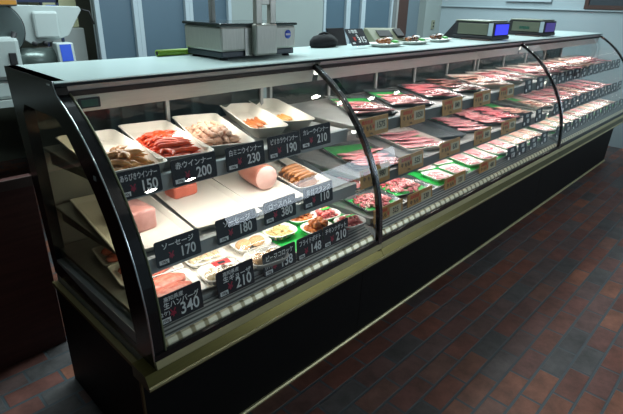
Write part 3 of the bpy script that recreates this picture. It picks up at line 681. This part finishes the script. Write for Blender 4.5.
black_card(0.200, 0.352, 0.912, 0.990, YT, '赤ウインナー', '200', label='black price card reading 200 yen in front of the red wieners')
black_card(0.390, 0.545, 0.912, 0.990, YT, '白ミニウインナー', '230', label='black price card reading 230 yen in front of the pale mini wieners')
black_card(0.562, 0.712, 0.914, 0.994, YT, 'ピリカラウインナー', '190', label='black price card reading 190 yen in front of the long spicy wieners')
black_card(0.716, 0.872, 0.922, 1.000, YT, 'カレーウインナー', '210', label='black price card reading 210 yen at the right end of the top row')
black_card(0.093, 0.238, 0.712, 0.790, YM, 'ソーセージ', '170', label='black price card reading 170 yen below the pink meat loaf')
black_card(0.298, 0.455, 0.712, 0.792, YM, 'ソーセージ', '180', label='black price card reading 180 yen below the small red meat loaf')
black_card(0.490, 0.635, 0.716, 0.796, YM, 'ロースハム', '380', label='black price card reading 380 yen below the cut ham')
black_card(0.676, 0.830, 0.718, 0.798, YM, '骨付フランク', '110', label='black price card reading 110 yen below the browned franks')
black_card(0.052, 0.200, 0.556, 0.650, YD, '生ハンバーグ', '340', '(2ケ)', title2='高知県産', label='black price card reading 340 yen in front of the raw patties')
black_card(0.255, 0.398, 0.556, 0.648, YD, '生ギョーザ', '210', None, title2='高知県産', label='black price card reading 210 yen on the deck below the gyoza packs')
black_card(0.440, 0.588, 0.556, 0.642, YD, 'ビーフコロッケ', '138', '(2ケ)', label='black price card reading 138 yen in front of the croquettes')
black_card(0.598, 0.730, 0.556, 0.642, YD, 'フライドポテト', '148', label='black price card reading 148 yen in front of the potato strips')
black_card(0.734, 0.875, 0.556, 0.644, YD, 'チキンナゲット', '210', label='black price card reading 210 yen under the fried chicken, rightmost on the deck')

def tan_card(xc, zc, y, price, label, w=0.20, h=0.078, rz=0.0):
    o = put(card_mesh(w, h, M['signtan'], 0.003), 'price_card'); tilt(o, xc, y, zc, rz, dg(-6)); tag(o, label, 'price card')
    f = -0.0019
    text('高知県産', h*0.24, M['signred'], o, (-w*0.22, f, h*0.27), bold=0.0002)
    text('牛 もも', h*0.28, M['signink'], o, (-w*0.24, f, -h*0.05), bold=0.0003)
    p = MB().box((w*0.03, f-0.0001, -h*0.26), (w*0.44, f+0.0003, h*0.28)).build('price_patch', M['signplate'], o)
    text(price, h*0.46, M['signink'], p, (w*0.235, f-0.0006, 0.0), name='price_figures', bold=0.0006, sx=0.85)
    text('¥', h*0.34, M['signred'], o, (-w*0.02, f, -h*0.02), name='yen_sign', bold=0.0003)
    text('100g', h*0.16, M['signink'], o, (-w*0.1, f, -h*0.36))
    return o
def small_black(xc, zc, y, price, label, w=0.115, h=0.078):
    o = put(card_mesh(w, h, M['signblack'], 0.004), 'price_card'); tilt(o, xc, y, zc, R.uniform(-.05, .05), dg(-6)); tag(o, label, 'price card')
    f = -0.0019
    text('国産', h*0.26, M['chalk'], o, (0, f, h*0.26), bold=0.0002)
    text(price, h*0.44, M['chalk'], o, (w*0.12, f, -h*0.14), name='price_figures', bold=0.0006, sx=0.9)
    MB().box((-w*0.42, f, -h*0.38), (-w*0.25, f+0.0003, -h*0.18)).build('note_patch', M['chalk'], o)
    return o
ORD = ['first', 'second', 'third', 'fourth', 'fifth', 'sixth', 'seventh', 'eighth', 'ninth', 'tenth', 'eleventh', 'twelfth', 'thirteenth', 'fourteenth']
ROW = {0: 'top shelf', 1: 'middle shelf', 2: 'deck'}
for row, z, y, items in (
    (0, 0.942, YT, [(1.145, '1575'), (1.44, '1050'), (1.80, '840'), (2.13, '420'), (2.45, '630')]),
    (1, 0.752, YM, [(1.10, '980'), (1.37, '525'), (1.72, '630'), (2.08, '840'), (2.42, '420')]),
    (2, 0.582, YD, [(1.15, '325'), (1.40, '230'), (1.73, '320'), (2.10, '480')])):
    for k, (x, p) in enumerate(items):
        tan_card(x, z, y, p, 'tan price card reading %s, %s from the left along the middle case %s' % (p, ORD[k], ROW[row]), w=0.20 if row < 2 else 0.21)
BL = {0: [2.78, 2.98], 1: [2.70, 2.90], 2: [2.42, 2.58, 2.76, 2.95]}
for row, z, y in ((0, 0.945, YT), (1, 0.752, YM), (2, 0.592, YD)):
    for k, x in enumerate(BL[row]):
        small_black(x, z, y, R.choice(['98', '128', '88', '158']), 'small black price card, %s of the black ones on the middle case %s' % (ORD[k], ROW[row]), h=0.085)
    n = 11 if row == 0 else 10
    for k in range(n):
        small_black(X3+0.12+k*(1.68/(n-1)), z, y, R.choice(['98', '128', '88', '158', '198', '68']), 'small black price card, %s from the near end along the far case %s' % (ORD[k], ROW[row]), w=0.13)

# ------------------------------------------------------------------ meat
def slice_mesh(name, m, w, l, seed, amp=0.006, t=0.004):
    rr = random.Random(seed); nx, ny = 10, 5; ph = [rr.random()*6 for _ in range(5)]
    def H(u, v): return amp*(math.sin(u*5+ph[0]+v*1.5)+0.5*math.sin(u*11+ph[1])+0.5*math.sin(v*5+ph[2]))*0.6
    top = []; bot = []
    for j in range(ny+1):
        for i in range(nx+1):
            u = i/nx*2-1; v = j/ny*2-1
            sq = (1-0.25*v*v) ; s2 = (1-0.18*u*u)
            x = u*w/2*sq*(1+0.05*math.sin(v*4+ph[3])); y = v*l/2*s2*(1+0.08*math.sin(u*6+ph[4])); z = H(u, v)
            top.append((x, y, z+t)); bot.append((x, y, z))
    n = (nx+1)*(ny+1); fs = []
    for j in range(ny):
        for i in range(nx):
            a = j*(nx+1)+i; fs.append((a, a+1, a+nx+2, a+nx+1)); fs.append((n+a, n+a+nx+1, n+a+nx+2, n+a+1))
    edge = [i for i in range(nx+1)]+[j*(nx+1)+nx for j in range(1, ny+1)]+[ny*(nx+1)+i for i in range(nx-1, -1, -1)]+[j*(nx+1) for j in range(ny-1, 0, -1)]
    for a, b in zip(edge, edge[1:]+edge[:1]): fs.append((a, n+a, n+b, b))
    return MB().add(top+bot, fs, True).mesh(name, m)
SL = {k: [slice_mesh('meat_slice', M[k], 1, 1, s, 0.035, 0.05) for s in range(3)] for k in ('beef', 'pork', 'belly', 'chicken', 'offal')}
def meat_tray(x, y, z, rot, w, l, h, kind, n, desc, what='sliced meat', m='darktray', liner=None, wrap=0.02, along=(-0.42, 0.42), thick=0.06, tilt_=10, wf=0.92, name='meat_tray'):
    if m == 'darktray': h *= 0.65
    T = Tray(x, y, z, rot, w, l, h, '%s, %s, %s' % ({'darktray': 'dark tray', 'tray': 'white tray', 'traycool': 'foam tray'}[m], what, desc), m, r=0.012, liner=liner, wrap=wrap, name=name)
    for i in range(n):
        v = along[0]+(along[1]-along[0])*((i+0.5)/n); sl = l*(along[1]-along[0])/n*2.2
        T.put(SL[kind][i % 3], 'meat_slice', '%s slice, tray %s' % ({'beef': 'red meat', 'pork': 'pink meat', 'belly': 'striped meat', 'chicken': 'pale meat', 'offal': 'dark meat'}[kind], desc), 'meat slice',
              (R.uniform(-.04, .04)*w, v*l, 0.013+0.0018*(i % 2)), (dg(-tilt_+R.uniform(-4, 4)), dg(R.uniform(-4, 4)), dg(R.uniform(-8, 8))), (w*wf, sl, thick+0.015*R.random()), 'slices on the tray %s' % desc)
    return T
def chop_tray(x, y, z, rot, w, l, kind, desc, m='traycool'):
    T = Tray(x, y, z, rot, w, l, 0.018, 'white foam pack of meat, %s' % desc, m, r=0.018, wrap=0.010, name='meat_pack')
    for i in range(2):
        T.put(SL[kind][i], 'meat_slice', 'meat cut in the pack %s' % desc, 'meat slice', (0, (i-0.5)*l*0.36, 0.008+0.001*i), (dg(-3), 0, dg(R.uniform(-5, 5))), (w*0.80, l*0.50, 0.12), 'cuts in the pack %s' % desc)
# top shelf of the middle case
ts = lambda k, c='middle case': '%s from left on %s top shelf' % (ORD[k], c)
for k, (x, kind, liner, n, wh) in enumerate(((1.31, 'pork', (0.42, 0.97), 6, 'pink sliced meat'), (1.62, 'pork', (0.42, 0.97), 6, 'pink sliced meat'), (1.94, 'beef', (0.02, 0.3), 8, 'rosy sliced meat'),
                                          (2.24, 'offal', (0.02, 0.97), 7, 'dark mixed meat on green'), (2.53, 'chicken', None, 5, 'pale meat'), (2.76, 'beef', None, 6, 'red sliced meat'), (2.95, 'pork', None, 6, 'pink rolled meat'))):
    rot = dg(-32 if k < 4 else -30)
    meat_tray(x+0.07, 0.44, TOPZ, rot, 0.225 if k < 5 else 0.165, 0.43, 0.022, kind, n, ts(k), wh, 'darktray' if k < 4 else 'tray', liner, 0.020, (-0.47, 0.08) if k < 2 else (-0.44, 0.42), 0.085)
# middle shelf of the middle case
ms = lambda k, c='middle case': '%s from left on %s middle shelf' % (ORD[k], c)
meat_tray(1.30, 0.35, MIDZ, dg(-22), 0.27, 0.40, 0.020, 'pork', 6, ms(0), 'pink sliced meat on green', 'darktray', (0.4, 0.97), 0.02, (-0.47, 0.06), 0.10)
meat_tray(1.70, 0.34, MIDZ, dg(-20), 0.27, 0.38, 0.020, 'belly', 5, ms(1), 'striped pink slices on green', 'tray', (0.0, 0.97), 0.014, (-0.36, 0.42), 0.07)
Tray(1.99, 0.40, MIDZ, dg(-22), 0.20, 0.42, 0.020, 'empty dark steel tray between the meat trays on the middle case middle shelf', 'darktray', r=0.012)
meat_tray(2.25, 0.37, MIDZ, dg(-22), 0.22, 0.42, 0.020, 'belly', 6, ms(2), 'pink striped slices on green', 'darktray', (0.4, 0.97), 0.02, (-0.44, 0.30), 0.09)
meat_tray(2.50, 0.38, MIDZ, dg(-22), 0.20, 0.42, 0.020, 'pork', 8, ms(3), 'pink sliced meat', 'darktray', None, 0.024, (-0.46, 0.45), 0.12)
meat_tray(2.72, 0.38, MIDZ, dg(-22), 0.19, 0.42, 0.020, 'beef', 8, ms(4), 'rosy sliced meat', 'darktray', None, 0.024, (-0.46, 0.45), 0.12)
meat_tray(2.93, 0.38, MIDZ, dg(-22), 0.18, 0.42, 0.020, 'chicken', 5, ms(5), 'pale meat with bare green sheet', 'darktray', (0.3, 0.97), 0.012, (-0.44, 0.0), 0.08)
# deck of the middle case
def heap(x, y, z, rot, w, l, desc, seed, mname='mince'):
    T = Tray(x, y, z, rot, w, l, 0.016, 'shallow dark tray of chopped pink meat %s' % desc, 'darktray', r=0.012, liner=(0.02, 0.97), wrap=0.03, name='meat_tray')
    rr = random.Random(seed); b = MB()
    for i in range(170):
        a = rr.random()**0.6; th = rr.random()*6.28; px = w*0.40*a*math.cos(th); py = l*0.40*a*math.sin(th); pz = 0.008+0.026*(1-a*a)*rr.random()
        L_ = rr.uniform(0.008, 0.016)
        mt = Matrix.Translation((px, py, pz)) @ Matrix.Rotation(rr.random()*6.28, 4, 'Z') @ Matrix.Rotation(rr.uniform(-.5, .5), 4, 'Y')
        n = 6; b.rings([[(t*L_, q*0.006*math.cos(2*PI*i_/n), q*0.0045*math.sin(2*PI*i_/n)) for i_ in range(n)] for t, q in ((-1, 0.35), (-0.6, 0.95), (0.5, 1), (1, 0.4))], mtx=mt)
    o = T.put(b.mesh('chopped_meat', M[mname]), 'chopped_meat', 'heap of chopped pink meat %s' % desc, 'chopped meat', (0, 0, 0)); o['kind'] = 'stuff'
heap(1.185, 0.175, DECKZ, dg(-10), 0.22, 0.19, 'at the middle case deck front left', 1)
heap(1.44, 0.20, DECKZ, dg(-14), 0.25, 0.22, 'behind the tan 230 card, beside the first', 2)
heap(1.30, 0.40, DECKZ, dg(-12), 0.25, 0.20, 'at the back left of the middle case deck', 3)
tag(MB().box((1.60, 0.08, DECKZ), (3.06, 0.62, DECKZ+0.0012)).build('green_mat', M['green']), 'long green plastic mat under the packs on the middle case deck', 'mat')
k = 0
for x, y in ((1.70, 0.15), (1.86, 0.14), (1.76, 0.29), (1.92, 0.28)):
    chop_tray(x, y, DECKZ+0.0014, dg(-14), 0.125, 0.125, 'belly', '%s of the square packs on the middle case deck' % ORD[k]); k += 1
k = 0
for x in (2.07, 2.23, 2.39, 2.55, 2.71, 2.87, 3.0):
    chop_tray(x, 0.20, DECKZ+0.0014, dg(-18), 0.125, 0.235, 'belly' if k < 4 else 'chicken', '%s of the long packs on the middle case deck' % ORD[k]); k += 1
# far case
for k in range(8):
    meat_tray(X3+0.20+k*0.215, 0.42, TOPZ, dg(-27), 0.17, 0.44, 0.020, ['beef', 'pork', 'offal', 'beef', 'chicken', 'chicken', 'pork', 'beef'][k], 5, '%s from near end on far case top shelf' % ORD[k], 'wrapped meat', 'tray', None, 0.022, (-0.44, 0.42), 0.10)
for k in range(8):
    meat_tray(X3+0.18+k*0.215, 0.37, MIDZ, dg(-22), 0.18, 0.42, 0.020, ['chicken', 'belly', 'pork', 'belly', 'chicken', 'beef', 'pork', 'belly'][k], 5, '%s from near end on far case middle shelf' % ORD[k], 'wrapped meat', 'tray', (0.5, 0.97) if k == 0 else None, 0.018, (-0.44, 0.42) if k else (-0.44, 0.05), 0.09)
tag(MB().box((X3+0.06, 0.08, DECKZ), (XE-0.06, 0.62, DECKZ+0.0012)).build('green_mat', M['green']), 'green plastic mat under the packs on the far case deck', 'mat')
for k in range(10):
    chop_tray(X3+0.12+k*0.178, 0.20, DECKZ+0.0014, dg(-18), 0.135, 0.225, ['belly', 'chicken', 'chicken', 'belly', 'offal'][k % 5], '%s from near end on far case deck' % ORD[k])

# ceiling downlights over the customer side
LAMP = mat('lit_downlight_lens', (1, 1, 1), 0.5, emit=(1.0, 1.0, 0.92), estr=45)
for k, (x, y, w) in enumerate(((1.24, -0.24, 'nearest the camera in the row above the case fronts'), (2.54, 0.10, 'second in the row above the case fronts'), (2.91, -0.22, 'third in the row above the case fronts'), (3.37, -0.26, 'fourth in the row above the case fronts'), (3.79, -0.23, 'fifth in the row above the case fronts'),
        (1.26, -1.60, 'nearer one of the pair over the aisle'), (1.62, -1.57, 'farther one of the pair over the aisle'))):
    dl = empty('ceiling_downlight', (x, y, 2.7), 0, 'small round ceiling downlight, '+w, 'ceiling light', 'ceiling downlights')
    MB().rings([[(r*math.cos(2*PI*i/28), r*math.sin(2*PI*i/28), z) for i in range(28)] for r, z in ((0.055, -0.012), (0.07, -0.012), (0.072, 0.0), (0.055, 0.0))], closed=True).build('trim_ring', M['white'], dl)
    MB().lathe([(0.001, -0.010), (0.054, -0.010), (0.054, -0.006), (0.001, -0.006)], 28).build('lens', LAMP, dl)

# ------------------------------------------------------------------ on the counter top
CZ = 1.2005
# weighing scale
s = empty('weighing_scale', (0.835, 0.64, CZ), 0, 'large stainless weighing scale with a display column on the near counter top', 'scale')
MB().box((-0.185, -0.115, 0.008), (0.185, 0.115, 0.030)).build('lower_body', mat('dark_blue_grey_plastic', (0.03, 0.04, 0.055), 0.4), s, 0.004)
MB().box((-0.190, -0.120, 0.030), (0.190, 0.120, 0.118)).build('housing', M['steel_v'], s, 0.008)
MB().box((-0.195, -0.125, 0.1185), (0.195, 0.125, 0.130)).build('weighing_pan', mat('dark_pan_glass', (0.05, 0.06, 0.06), 0.12, metal=0.3), s, 0.004)
for x in (-0.16, 0.16):
    for y in (-0.09, 0.09): MB().lathe([(0.016, 0), (0.016, 0.004), (0.012, 0.008)], 14, Matrix.Translation((x, y, 0))).build('foot', M['rubber'], s)
c = MB().box((-0.110, -0.150, 0.012), (0.002, -0.1215, 0.128)).build('column_base', M['steel_v'], s, 0.008); c.location = (0.06, 0, 0)
for x in (-0.027, 0.043): MB().box((x-0.016, -0.146, 0.128), (x+0.014, -0.125, 0.330)).build('column_bar', M['steel_v'], s, 0.003)
for x in (-0.11,): MB().box((x-0.01, 0.03, 0.130), (x+0.01, 0.05, 0.33)).build('rear_post', M['greysteel'], s, 0.003)
MB().box((-0.021, -0.146, 0.195), (0.025, -0.125, 0.225)).build('column_crossbar', M['steel_v'], s, 0.003)
MB().box((-0.16, -0.150, 0.33), (0.16, -0.115, 0.44)).build('display_head', M['steel_v'], s, 0.008)
st = MB().lathe([(0.017, 0), (0.017, 0.001)], 24, Matrix.Translation((0.145, -0.1201, 0.085)) @ Matrix.Rotation(PI/2, 4, 'X')).build('round_sticker', M['blue'], s)
st.scale = (1, 1, 1)
MB().box((0.132, -0.1225, 0.081), (0.158, -0.1212, 0.089)).build('sticker_stripe', mat('pale_sticker', (0.55, 0.5, 0.6), 0.5), st)
MB().box((-0.08, -0.1225, 0.012), (-0.045, -0.1205, 0.112)).build('side_panel', M['steel'], s, 0.002)

# label printers / terminals
def terminal(x, y, label, scr, h=0.118):
    t = empty('label_scale', (x, y, CZ), 0, label, 'scale', 'small counter scales')
    MB().box((-0.13, -0.145, 0.004), (0.13, 0.145, 0.026)).build('base', M['rubber'], t, 0.004)
    MB().box((-0.128, -0.14, 0.026), (0.128, 0.14, h-0.006)).build('housing', M['rubber'], t, 0.006)
    MB().box((-0.131, -0.105, 0.032), (-0.128, 0.11, h-0.016)).build('side_panel', M['olive'], t, 0.002)
    MB().box((-0.131, -0.138, 0.030), (-0.128, -0.108, h-0.010)).build('corner_strip', M['partition_frame'], t)
    MB().box((-0.135, -0.12, h-0.005), (0.135, 0.13, h+0.004)).build('pan', M['olive'], t, 0.003)
    MB().box((-0.095, -0.144, 0.034), (0.10, -0.1405, h-0.018)).build('display', scr, t)
    MB().prism([(0.146, 0.0), (0.146, h-0.01), (0.24, 0.0)], -0.10, 0.10).build('rear_keypad', M['rubber'], t)
    MB().box((-0.17, -0.13, 0.0), (-0.1315, 0.06, 0.008)).build('receipt_tray', M['darkwood'], t, 0.002)
    return t
terminal(2.89, 0.60, 'counter scale with a lit blue display, nearer of the two black ones', M['screen'])
t = terminal(3.78, 0.60, 'counter scale with a dim violet display, nearer the wall', M['screen2'])
MB().box((-0.1325, -0.03, 0.05), (-0.1312, 0.05, 0.07)).build('lcd_window', M['lcd'], t)

# phone-like register behind the sign
p = empty('desk_terminal', (1.93, 0.715, CZ), dg(-20), 'olive grey desk terminal with a black screen behind the plates', 'terminal')
MB().prism([(-0.065, 0.0), (-0.065, 0.02), (0.02, 0.075), (0.065, 0.080), (0.065, 0.0)], -0.11, 0.11).build('housing', mat('olive_grey_plastic', (0.17, 0.18, 0.12), 0.5), p, 0.006)
q = MB().box((-0.045, -0.026, 0), (0.045, 0.026, 0.003)).build('screen', M['rubber'], p); q.location = (-0.02, -0.018, 0.0535); q.rotation_euler = (math.atan2(0.055, 0.085), 0, 0)
q = MB().box((-0.025, -0.035, 0), (0.025, 0.035, 0.012)).build('keypad', M['rubber'], p, 0.003); q.location = (0.075, -0.018, 0.052); q.rotation_euler = (math.atan2(0.055, 0.085), 0, 0)

# black bag and board behind the counter edge
bg = empty('shoulder_bag', (1.42, 0.72, CZ), 0, 'slumped black cloth bag on the counter right of the large scale', 'bag')
rg = []
rr = random.Random(3)
for k, (z, a, b) in enumerate(((0, .085, .035), (.014, .098, .042), (.03, .10, .04), (.048, .075, .03), (.058, .045, .018))):
    rg.append([(a*math.cos(2*PI*i/16)*(1+.06*math.sin(4*i+k)), b*math.sin(2*PI*i/16)*(1+.06*math.cos(3*i)), z+.004*math.sin(3*i+k)*(k > 2)) for i in range(16)])
MB().rings(rg).build('bag_body', M['cloth'], bg)
MB().tube([(-.05, 0, .045), (-.03, .0, .062), (.0, .0, .068), (.035, .0, .060), (.05, 0, .042)], 0.006, 8).build('strap', M['cloth'], bg)
bd = tag(MB().prism([(0.01, 0), (0.0, 0), (0.03, 0.085), (0.04, 0.085)], 0, 0.13).build('dark_board', M['rubber']), 'plain black board leaning upright right of the black bag', 'board'); bd.location = (1.49, 0.735, CZ)
MB().box((0.004, -0.003, 0.0), (0.126, 0.0, 0.006)).build('board_foot', M['rubber'], bd)
lr = tag(MB().tube([(0.52, 0.765, CZ+0.013), (0.80, 0.768, CZ+0.013)], 0.0125, 16).build('lime_roll', M['lime']), 'lime green roll lying along the rear edge of the counter left of the large scale', 'roll')
MB().tube([(0.5185, 0.762, CZ+0.013), (0.5195, 0.762, CZ+0.013)], 0.008, 12).build('core', M['rubber'], lr)

# 315 card
pc = put(card_mesh(0.155, 0.115, M['signblack'], 0.004), 'price_card'); pc.location = (1.535, 0.60, CZ+0.052); pc.scale = (0.9, 0.9, 0.82); pc.rotation_euler = (dg(-38), 0, 0)
tag(pc, 'black price card reading 315 standing on the counter top', 'price card')
text('お惣菜', 0.026, M['chalk'], pc, (-0.02, -0.0019, 0.036), bold=0.0003)
text('各', 0.02, M['chalk'], pc, (0.0, -0.0019, 0.010), bold=0.0002)
text('315', 0.055, M['chalk'], pc, (0.028, -0.0019, -0.022), name='price_figures', bold=0.0012, sx=0.9)
text('¥', 0.036, M['signred'], pc, (-0.032, -0.0019, -0.016), name='yen_sign', bold=0.001)
MB().box((-0.065, -0.0022, -0.047), (-0.042, -0.0016, -0.036)).build('note_patch', M['chalk'], pc)
MB().box((-0.035, 0.002, -0.0605), (0.035, 0.006, -0.03)).build('clear_foot', M['packlid'], pc)
# plates of side dishes
def plate(x, y, label, m1, m2, nlab):
    T = Tray(x, y, CZ, 0, 0.205, 0.13, 0.016, label, 'traycool', r=0.05, flare=0.02, name='food_plate')
    for i in range(12):
        a = i*2.4; r = 0.2+0.6*((i*0.618) % 1)
        T.put(lump_mesh('side_dish_piece', m1 if i % 3 else m2, 0.013, i), 'side_dish_piece', 'glossy cooked piece on the %s' % nlab, 'side dish', (0.07*r*math.cos(a)-0.01, 0.036*r*math.sin(a), 0.016+0.022*(1-r)), (0, 0, a), (1.25, 1.25, 1.25), group='pieces on the %s' % nlab)
    T.put(lump_mesh('leaf_garnish', M['garnish'], 0.016, 3, (1.8, 1.0, 0.5)), 'leaf_garnish', 'green leaf garnish on the %s' % nlab, 'garnish', (0.068, -0.01, 0.022))
    for i in range(2): T.put(lump_mesh('white_garnish', M['chalk'], 0.007, 5+i), 'white_garnish', 'small white garnish on the %s' % nlab, 'garnish', (0.01+0.03*i, -0.025+0.03*i, 0.040), group='white garnish on the %s' % nlab)
plate(1.76, 0.585, 'white plate of orange glazed pieces right of the 315 card', M['orange_food'], M['dark_food'], 'nearest plate, beside the 315 card')
plate(2.045, 0.595, 'middle white plate of dark glazed pieces on the counter top', M['dark_food'], M['orange_food'], 'middle plate on the counter top')
plate(2.36, 0.625, 'white plate of dark pieces nearest the blue-lit counter scale', M['dark_food'], M['dark_food'], 'plate nearest the blue-lit scale')

# ------------------------------------------------------------------ behind the counter, left
gp = tag(MB().box((-1.9, 0.952, 0.0), (0.055, 0.985, 0.778)).build('brown_gate_panel', M['brown'], bevel=0.003), 'low dark brown wooden panel standing at the left end of the cases', 'panel')
MB().box((-1.9, 0.945, 0.74), (0.055, 0.952, 0.778)).build('top_rail', M['darkwood'], gp)
wt = empty('work_table', (0.1, 2.1, 0), 0, 'steel work table with a pale edge under the meat slicer', 'table')
MB().box((-1.2, -0.22, 0.86), (0.85, 0.36, 0.895)).build('table_top', M['greysteel'], wt, 0.004)
MB().box((-1.2, -0.228, 0.862), (0.85, -0.22, 0.897)).build('pale_edge', M['white'], wt)
for x in (-1.15, 0.80):
    for y in (-0.18, 0.32): MB().box((x-0.02, y-0.02, 0), (x+0.02, y+0.02, 0.86)).build('leg', M['greysteel'], wt)
# slicer
sl = empty('meat_slicer', (0.45, 2.0, 0.8955), 0, 'large pale meat slicer on the work table at the far left', 'slicer')
W = M['white']
MB().box((-0.62, -0.10, 0.0), (0.22, 0.20, 0.10)).build('base_housing', W, sl, 0.02)
MB().prismz([(-0.62, -0.08), (-0.075, -0.12), (-0.06, 0.14), (-0.62, 0.16)], 0.10, 0.31).build('motor_housing', W, sl, 0.02)
MB().box((-0.135, -0.125, 0.175), (-0.10, -0.115, 0.235)).build('switch_plate', M['rubber'], sl, 0.004)
MB().tube([(-0.08, -0.09, 0.33), (-0.10, -0.10, 0.29), (-0.15, -0.10, 0.28)], 0.014, 10).build('clamp_knob', M['rubber'], sl)
MB().lathe([(0.125, -0.006), (0.13, 0), (0.125, 0.006)], 36, Matrix.Translation((-0.15, -0.06, 0.345)) @ Matrix.Rotation(PI/2, 4, 'X'), smooth=False).build('blade', mat('blade_steel', (0.16, 0.2, 0.2), 0.3, metal=0.7), sl)
MB().lathe([(0.128, -0.012), (0.136, -0.006), (0.136, 0.004), (0.128, 0.006)], 36, Matrix.Translation((-0.15, -0.05, 0.345)) @ Matrix.Rotation(PI/2, 4, 'X')).build('blade_guard', M['rubber'], sl)
cg = MB(); poly = [(-0.05, 0.46), (0.30, 0.455), (0.31, 0.435), (0.22, 0.30), (0.12, 0.27), (0.02, 0.262), (-0.02, 0.29)]
cg.add([(x, -0.005, z) for x, z in poly]+[(x, 0.02, z) for x, z in poly], [tuple(range(7)), tuple(range(13, 6, -1))]+[(i, (i+1) % 7, 7+(i+1) % 7, 7+i) for i in range(7)])
cg.build('carriage', W, sl, 0.004)
MB().box((0.04, -0.03, 0.29), (0.17, -0.006, 0.43)).build('carriage_cover', W, sl, 0.012)
for x in (0.03, 0.085): MB().lathe([(0.012, 0), (0.012, 0.02), (0.004, 0.022)], 12, Matrix.Translation((x, -0.006, 0.265)) @ Matrix.Rotation(PI/2, 4, 'X')).build('carriage_bolt', M['rubber'], sl)
MB().tube([(-0.10, 0.0, 0.175), (0.12, 0.0, 0.175)], 0.07, 20).build('roller', mat('grey_green_steel', (0.10, 0.13, 0.12), 0.3, metal=0.5), sl)
MB().tube([(0.31, 0.0, 0.44), (0.35, -0.01, 0.43), (0.37, -0.01, 0.36)], 0.005, 8).build('guide_rod', M['rubber'], sl)
hb = MB().box((-0.60, -0.13, 0.455), (-0.05, 0.06, 0.56)).build('top_housing', M['greysteel'], sl, 0.008)
MB().box((-0.13, -0.1325, 0.463), (-0.055, -0.1305, 0.483)).build('orange_label', mat('orange_sticker', (0.5, 0.22, 0.03), 0.5), hb)
MB().box((-0.12, -0.1325, 0.489), (-0.055, -0.1305, 0.535)).build('pale_label', mat('violet_grey_sticker', (0.3, 0.3, 0.4), 0.5), hb)
bx = MB().prism([(-0.10, 0.0), (-0.10, 0.16), (-0.085, 0.27), (-0.02, 0.27), (-0.02, 0.0)], 0.115, 0.205).build('control_box', W, sl, 0.006)
MB().prism([(-0.1015, 0.175), (-0.0895, 0.262), (-0.0885, 0.262), (-0.1005, 0.175)], 0.13, 0.19).build('blue_label', M['blue'], bx)
# things further back
def boxthing(name, x0, x1, y0, y1, z0, z1, m, label, cat, detail=None):
    o = MB().box((x0, y0, z0), (x1, y1, z1)).build(name, m, bevel=0.005); tag(o, label, cat)
    return o
sh = empty('storage_rack', (0.5, 2.65, 0), 0, 'dark storage rack behind the meat slicer', 'rack')
for z in (0.95, 1.36): MB().box((-0.4, -0.15, z), (0.33, 0.15, z+0.02)).build('rack_shelf', M['navy'], sh)
for x in (-0.4, 0.315):
    for y in (-0.15, 0.135): MB().box((x, y, 0), (x+0.015, y+0.015, 1.8)).build('upright', M['navy'], sh)
cb = boxthing('cardboard_carton', 0.84, 1.08, 2.85, 3.1, 1.19, 1.50, M['cream'], 'tall cream carton behind the slicer, left of the pale doorpost', 'carton')
MB().box((0.87, 2.846, 1.30), (0.95, 2.85, 1.34)).build('carton_mark', M['blue'], cb)
boxthing('cardboard_carton', 0.86, 1.09, 2.80, 3.1, 0.92, 1.188, mat('pale_grey_box', (0.34, 0.37, 0.36), 0.6), 'pale grey box under the tall cream carton', 'carton')
boxthing('side_cabinet', 0.70, 1.09, 2.80, 3.3, 0.0, 0.918, M['rubber'], 'dark side cabinet carrying the cartons left of the doorpost', 'cabinet')
bk = boxthing('brown_crate', 0.62, 0.80, 2.35, 2.46, 0.8955, 1.10, mat('dull_brown_board', (0.10, 0.045, 0.02), 0.6), 'dull brown crate behind the slicer control box', 'crate')
MB().box((0.62, 2.348, 1.0), (0.80, 2.35, 1.02)).build('slot', M['rubber'], bk)
for i, (x, m, l) in enumerate(((0.56, M['white'], 'white folded paper'), (0.70, M['navy'], 'navy binder'))):
    o = MB().box((x-0.06, 2.56, 1.3805), (x+0.06, 2.68, 1.40)).build('paper_stack' if i == 0 else 'binder', m, bevel=0.003)
    tag(o, '%s lying on the dark rack above the slicer' % l, 'paper' if i == 0 else 'binder')

# ------------------------------------------------------------------ frames on the right wall
def frame(y0, y1, z0, z1, fm, im, label, t=0.03, mat_=None):
    o = empty('picture_frame', (WX-0.003, (y0+y1)/2, z0), 0, label, 'frame'); w = (y1-y0)/2; h = z1-z0
    f = MB()
    f.box((-0.025, -w, 0), (0, w, t)).box((-0.025, -w, h-t), (0, w, h)).box((-0.025, -w, t), (0, -w+t, h-t)).box((-0.025, w-t, t), (0, w, h-t))
    f.build('frame', fm, o); MB().box((-0.012, -w+t, t), (0, w-t, h-t)).build('panel', im, o)
    return o
frame(1.14, 1.66, 1.465, 1.95, M['partition_frame'], mat('cream_poster', (0.55, 0.56, 0.45), 0.6), 'pale framed notice high on the right wall, its bottom edge in view')
frame(-0.3, 0.79, 1.385+0.02, 1.95, M['darkwood'], mat('dark_board_face', (0.02, 0.03, 0.04), 0.4), 'dark wooden framed board high on the right wall above the far case', 0.04)
